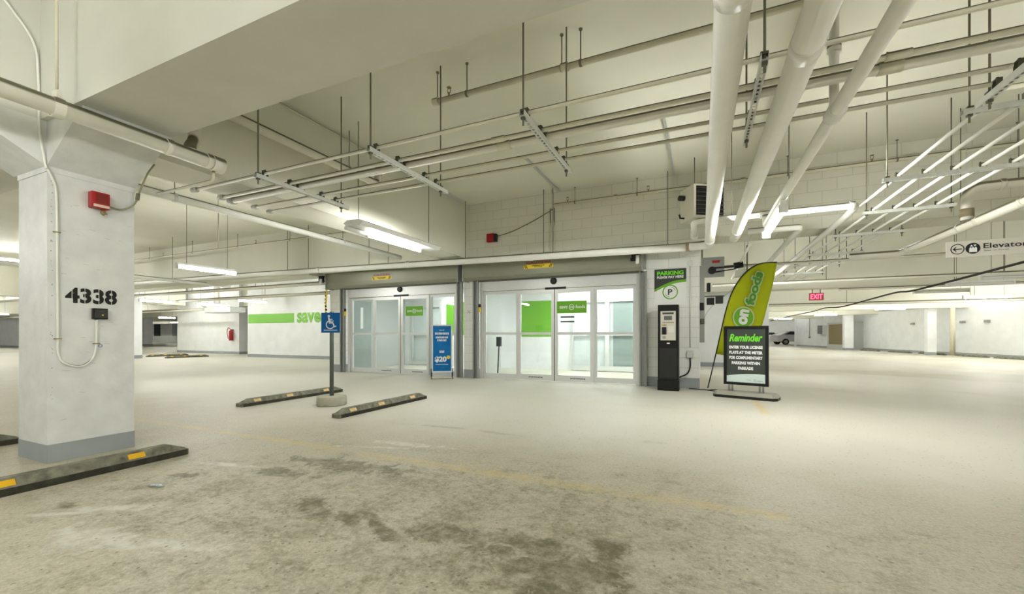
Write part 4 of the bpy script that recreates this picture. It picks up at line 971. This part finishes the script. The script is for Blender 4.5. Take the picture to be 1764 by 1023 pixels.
mk('strap', b, BRASS, t)
mk('blue_tie', ring(B(), Fr((-4.845, 1.915, .955), (0, 1, 0), (0, 0, 1)), 0, 0, .011, .014, -.003, .003, 16), mat('tie_blue', (.10, .15, .5), .5), t)
# anchor dots left by old fixings at the column edge
b = B(); rnd = random.Random(3)
for k in range(34):
    z = .5 + rnd.random() * 1.85; y = 1.61 + rnd.random() * .012; s_ = .002 + rnd.random() * .003
    disc(b, Fr((-4.869, y, z), (0, 1, 0), (0, 0, 1)), 0, 0, s_, 0, .0008, 6)
for k in range(26):
    z = .3 + rnd.random() * 2.0; y = 1.66 + rnd.random() * .48; s_ = .006 + rnd.random() * .016
    rect(b, Fr((-4.869, y, z), (0, 1, rnd.uniform(-.3, .2)), (0, 0, 1)), -s_, s_, -.0009, .0009, 0, .0006)
mk('scuff_marks', b, mat('scuff_grey', (.34, .33, .28), .7), colm)

# ================================================================ ON THE UPPER ENTRANCE WALL
t = thing('fire_alarm', 'red fire alarm on the block beam over the gap between the shutters', 'alarm', (-4.2, 8.3, 3.1))
mk('alarm_body', bbox_(-4.34, -4.16, 8.29, 8.35, 3.10, 3.29, .008), RED, t); mk('black_side_box', bbox_(-4.16, -4.09, 8.27, 8.35, 3.10, 3.27, .006), BLACK, t)
mk('feed_conduit', tube(B(), smooth_path([(-4.09, 8.33, 3.22), (-3.7, 8.33, 3.30), (-3.2, 8.33, 3.48), (-2.8, 8.33, 3.66)], 6), .009, 6), RODM, t)
t = thing('surface_conduits', 'pair of thin vertical conduits on the block beam above the right shutter', 'conduit', (-2.8, 8.33, 3.2))
for x in (-2.86, -2.78): mk('conduit', tube(B(), [(x, 8.335, SOF), (x, 8.335, 3.68)], .009, 8), SLIM, t)
# unit heater
HA = .55; hfr = Fr((.12, 7.66, 0), (math.cos(HA), math.sin(HA), 0), (0, 0, 1))
def hbox(x0, x1, z0, z1, y0, y1, b=None):
    b = b or B(); rect(b, hfr, x0, x1, z0, z1, -y1, -y0); return b
t = thing('unit_heater', 'boxy cream unit heater with black louvres hung by the beam behind the fat pipes', 'heater', (.05, 7.62, 3.0))
b = hbox(-.27, .27, 2.98, 3.53, .0, .42); mk('casing', b, mat('heater_enamel', (.68, .66, .55), .4), t)
mk('louvre_recess', hbox(-.23, .25, 3.02, 3.50, -.004, .0), BLACK, t)
b = B()
for k in range(7):
    z = 3.05 + k * .067; poly(b, Fr(hfr.o, hfr.n * 1, hfr.u), [(.004, z), (.035, z + .02), (.035, z + .026), (.004, z + .006)], 0, .001)
    rect(b, hfr, -.23, .25, z, z + .008, .004, .028)
mk('louvre_blades', b, CLAMP, t)
b = B(); tube(b, [hfr(-.27, 3.38, -.3), hfr(-.36, 3.38, -.3)], .045, 12); mk('side_fitting', b, BLACK, t); b = B(); tube(b, [hfr(-.27, 3.04, -.3), hfr(-.34, 3.04, -.3), hfr(-.36, 3.10, -.3)], .016, 8); mk('side_fitting', b, BLACK, t)
for x, y in ((-.2, -.1), (.2, -.3)): p = hfr(x, 3.53, y); rod(t, p.x, p.y, 3.53, HC, .007)

# shutter operator on the right return of the pier
t = thing('shutter_operator', 'grey plate with black motor wheel and drive bars right of the block pier', 'motor', (.25, 9.35, 2.2))
mk('mounting_plate', box(B(), .0, .42, 9.42, 9.47, 2.22, 2.62), ALUD, t)
mk('drive_wheel', tube(B(), [(.20, 9.42, 2.35), (.20, 9.34, 2.35)], .07, 20), BLACK, t)
mk('drive_bar', box(B(), .20, .66, 9.35, 9.38, 2.38, 2.41), BLACK, t); mk('drive_bar', tube(B(), [(.24, 9.36, 2.31), (.62, 9.36, 2.35)], .010, 8), BLACK, t)
mk('motor_body', tube(B(), [(.58, 9.30, 2.40), (.74, 9.30, 2.42)], .06, 14), BLACK, t)
mk('red_tag', box(B(), .20, .34, 9.405, 9.42, 2.50, 2.55), RED, t)
mk('white_housing', bbox_(.60, .80, 9.28, 9.42, 2.18, 2.32, .02), LENSW, t); mk('hanger_strap', box(B(), .80, .82, 9.33, 9.37, 2.14, 2.79), RODM, t)
mk('hanger_strap', box(B(), .0, .03, 9.42, 9.46, 2.62, 2.79), RODM, t)
t = thing('wall_equipment', 'black and white control boxes on the side of the block pier behind the flag', 'equipment', (.12, 9.5, 1.6))
mk('side_rail', box(B(), -.03, .06, 9.36, 9.42, .9, 2.45), ALUD, t)
mk('speaker', bbox_(.10, .17, 9.36, 9.46, 1.92, 2.10, .01), BLACK, t); mk('control_box', bbox_(.26, .40, 9.40, 9.48, 1.68, 1.83, .01), CHAR, t)
mk('small_box', bbox_(.10, .24, 9.40, 9.48, 1.66, 1.80, .01), BLACK, t); mk('small_box', bbox_(-.03, .05, 9.30, 9.36, 1.55, 1.70, .01), BLACK, t); mk('small_box', bbox_(-.02, .06, 9.30, 9.36, 1.28, 1.38, .01), CLAMP, t)
mk('support_bar', box(B(), .06, .42, 9.43, 9.45, 1.82, 1.845), RODM, t)
mk('loose_cable', tube(B(), smooth_path([(.75, 9.36, 2.2), (.5, 9.4, 1.9), (.1, 9.44, 1.5), (.0, 9.40, 1.0)], 8), .006, 6), GREYD, t)

# ================================================================ HANGING SIGNS
fr = Fr((3.04, 7.65, 2.10), (1, -.03, 0), (0, 0, 1))
t = thing('elevator_sign', 'pale hanging sign with a left arrow pointing to the elevator', 'sign', (3.8, 7.65, 2.1))
b = B(); rect(b, fr, 0, 1.55, 0, .21, -.02, 0); mk('sign_board', b, mat('sign_cream', (.62, .60, .52), .45), t)
b = B(); ring(b, fr, .11, .105, .060, .070, 0, .003, 32); rect(b, fr, .08, .155, .100, .111, 0, .003)
poly(b, fr, [(.062, .1055), (.092, .136), (.104, .136), (.080, .1055), (.104, .075), (.092, .075)], 0, .003)
disc(b, fr, .262, .105, .072, 0, .003, 32)
text(b, fr, 'Elevator', .568, .128, .41, .066, .01)
mk('black_print', b, DIRTG, t)
b = B(); rect(b, fr, .225, .30, .055, .105, .003, .006); poly(b, fr, [(.232, .130), (.247, .152), (.262, .130)], .003, .006); poly(b, fr, [(.266, .152), (.281, .130), (.296, .152)][::-1], .003, .006)
for x in (.238, .262, .288): disc(b, fr, x, .112, .009, .003, .006, 12)
mk('elevator_icon', b, WHT, t)
b = B(); text(b, fr, 'Save on Foods', .485, .068, .235, .022, 0); mk('small_print', b, ALUD, t)
for x in (.2, 1.3): p = fr(x, .21, -.01); rod(t, p.x, p.y, 2.31, HC, .004, GALV, 'suspension_rod')
# EXIT
t = thing('exit_sign', 'glowing red exit sign hanging below the beam down the lane', 'exit sign', (3.2, 15.05, 2.15))
mk('sign_case', box(B(), 3.02, 3.38, 15.50, 15.58, 2.11, 2.33), mat('exit_case_red', (.45, .05, .06), .4), t)
fr = Fr((3.20, 15.50, 2.22), (1, 0, 0), (0, 0, 1)); mk('lit_letters', text(B(), fr, 'EXIT', 0, 0, .30, .15, .01), LITX, t)
for x in (3.1, 3.3): rod(t, x, 15.54, 2.33, 2.45, .012, RODM, 'hanger_rod')

# ================================================================ FAR LEFT AND RIGHT DETAILS
t = thing('fire_extinguisher', 'red fire extinguisher hung on the white room block at the far left', 'fire extinguisher', (-23.6, 14.85, .75))
mk('cylinder_body', tube(B(), [(-23.55, 14.82, .75), (-23.55, 14.82, 1.25), (-23.55, 14.82, 1.32)], [.10, .10, .04], 14), RED, t)
mk('hose', tube(B(), smooth_path([(-23.55, 14.8, 1.36), (-23.75, 14.8, 1.45), (-23.85, 14.8, 1.2), (-23.75, 14.8, .85)], 5), .02, 6), mat('hose_red', (.45, .05, .05), .5), t)
mk('wall_hook', box(B(), -23.59, -23.51, 14.82, 14.95, 1.30, 1.36), CLAMP, t)
t = thing('duct_fitting', 'white boxed duct with round stack hanging by the far white room block', 'duct', (-21.5, 13.0, 2.3))
mk('duct_box', bbox_(-22.6, -20.6, 12.9, 13.7, 2.15, 2.42, .03), WHITE, t); mk('stack', tube(B(), [(-22.1, 13.2, 2.42), (-22.1, 13.2, HC - .003)], .13, 14), PIPEW, t)
mk('diagonal_brace', tube(B(), [(-24.0, 13.4, 2.75), (-22.7, 13.4, 2.2)], .05, 8), ALUD, t)
# junction equipment and louvre on the right wall
def wall_item(name, lab, cat, s0, s1, z0, z1, th, m, off=.0):
    p, q = alongR(s0, off), alongR(s1, off); b = B(); n_ = V((RD.y, -RD.x, 0)) * -1
    n3 = V((alongR(0, 1) - alongR(0, 0)).to_tuple()).normalized() * th
    A = [p, q, q + n3, p + n3]; lo = [b.verts.new((a.x, a.y, z0)) for a in A]; hi = [b.verts.new((a.x, a.y, z1)) for a in A]
    b.faces.new(lo); b.faces.new(hi)
    for i in range(4): b.faces.new((lo[i], lo[(i + 1) % 4], hi[(i + 1) % 4], hi[i]))
    return mk(name, b, m)
lv = tag(wall_item('louvre_unit', '', '', 7.3, 10.2, .0, 2.0, .9, GREYD), 'grey boxed unit with a bronze louvre against the distant right wall', 'ventilation unit')
lg = wall_item('louvre', '', '', 7.6, 9.7, .35, 1.85, .93, BRONZE); lg.parent = lv; lg.location -= lv.location
b1 = tag(wall_item('meter_cabinet', '', '', 5.2, 6.3, 1.05, 1.85, .25, GREYD), 'grey electrical cabinet left of the bronze louvre', 'cabinet')
b2 = tag(wall_item('small_cabinet', '', '', 4.3, 4.9, 1.15, 1.85, .2, ALUD), 'smaller electrical box beside the grey cabinet', 'cabinet')
t = thing('wall_drop_cable', 'thin cable hanging down the distant white wall', 'cable', alongR(2.6, .08, .8))
p = alongR(2.6, .06); mk('cable', tube(B(), [(p.x, p.y, 2.5), (p.x, p.y, .95)], .02, 6), ALUD, t); mk('end_socket', tube(B(), [(p.x, p.y, .95), (p.x, p.y, .78)], .07, 8), ALUD, t)
for i, s in enumerate((15.0, 18.5, 19.9, 23.6, 27.0)):
    p = alongR(s, .03); f_ = Fr((p.x, p.y, 1.72), (-RD.x * -1, RD.y, 0), (0, 0, 1))
    b = B(); box(b, p.x - .05, p.x + .05, p.y - .16, p.y + .16, 1.66, 1.78)
    tag(mk('stall_number_mark', b, ALUD), 'small dark stall marker on the right wall, %s from the louvre' % nm[i], 'marker', 'stall markers')
# parked cars
def car(x, y, a, lab, s=1.):
    t = thing('car', lab, 'car', (x, y, 0)); fr_ = Fr((x, y, 0), (math.cos(a), math.sin(a), 0), (0, 0, 1))
    prof = [(-2.1, .35), (-2.15, .7), (-1.9, .95), (-1.0, 1.05), (-.35, 1.45), (.9, 1.48), (1.65, 1.1), (2.1, 1.0), (2.15, .6), (2.1, .33)]
    b = B(); poly(b, fr_, prof, -.85, .85); bmesh.ops.bevel(b, geom=[e for e in b.edges], offset=.06, segments=2, affect='EDGES'); mk('body', b, CARW, t)
    b = B(); poly(b, fr_, [(-.9, 1.07), (-.35, 1.39), (.85, 1.42), (1.45, 1.12)], -.87, .87); mk('windows', b, CARG, t)
    for wx in (-1.35, 1.35):
        for sz in (-.82, .82):
            w_ = B(); n = 20; tube(w_, [fr_(wx, .33, sz - .1), fr_(wx, .33, sz + .1)], .33, 20); o = mk('wheel', w_, RUBBER, t); mk('hubcap', tube(B(), [fr_(wx, .33, sz + (.1 if sz > 0 else -.1)), fr_(wx, .33, sz + (.12 if sz > 0 else -.12))], .2, 16), ALUD, o)
    return t
car(9.3, 55.0, math.radians(200), 'white car parked at the end of the lane, half behind the wall')
car(8.6, 68.0, math.radians(185), 'second white car parked farther behind')
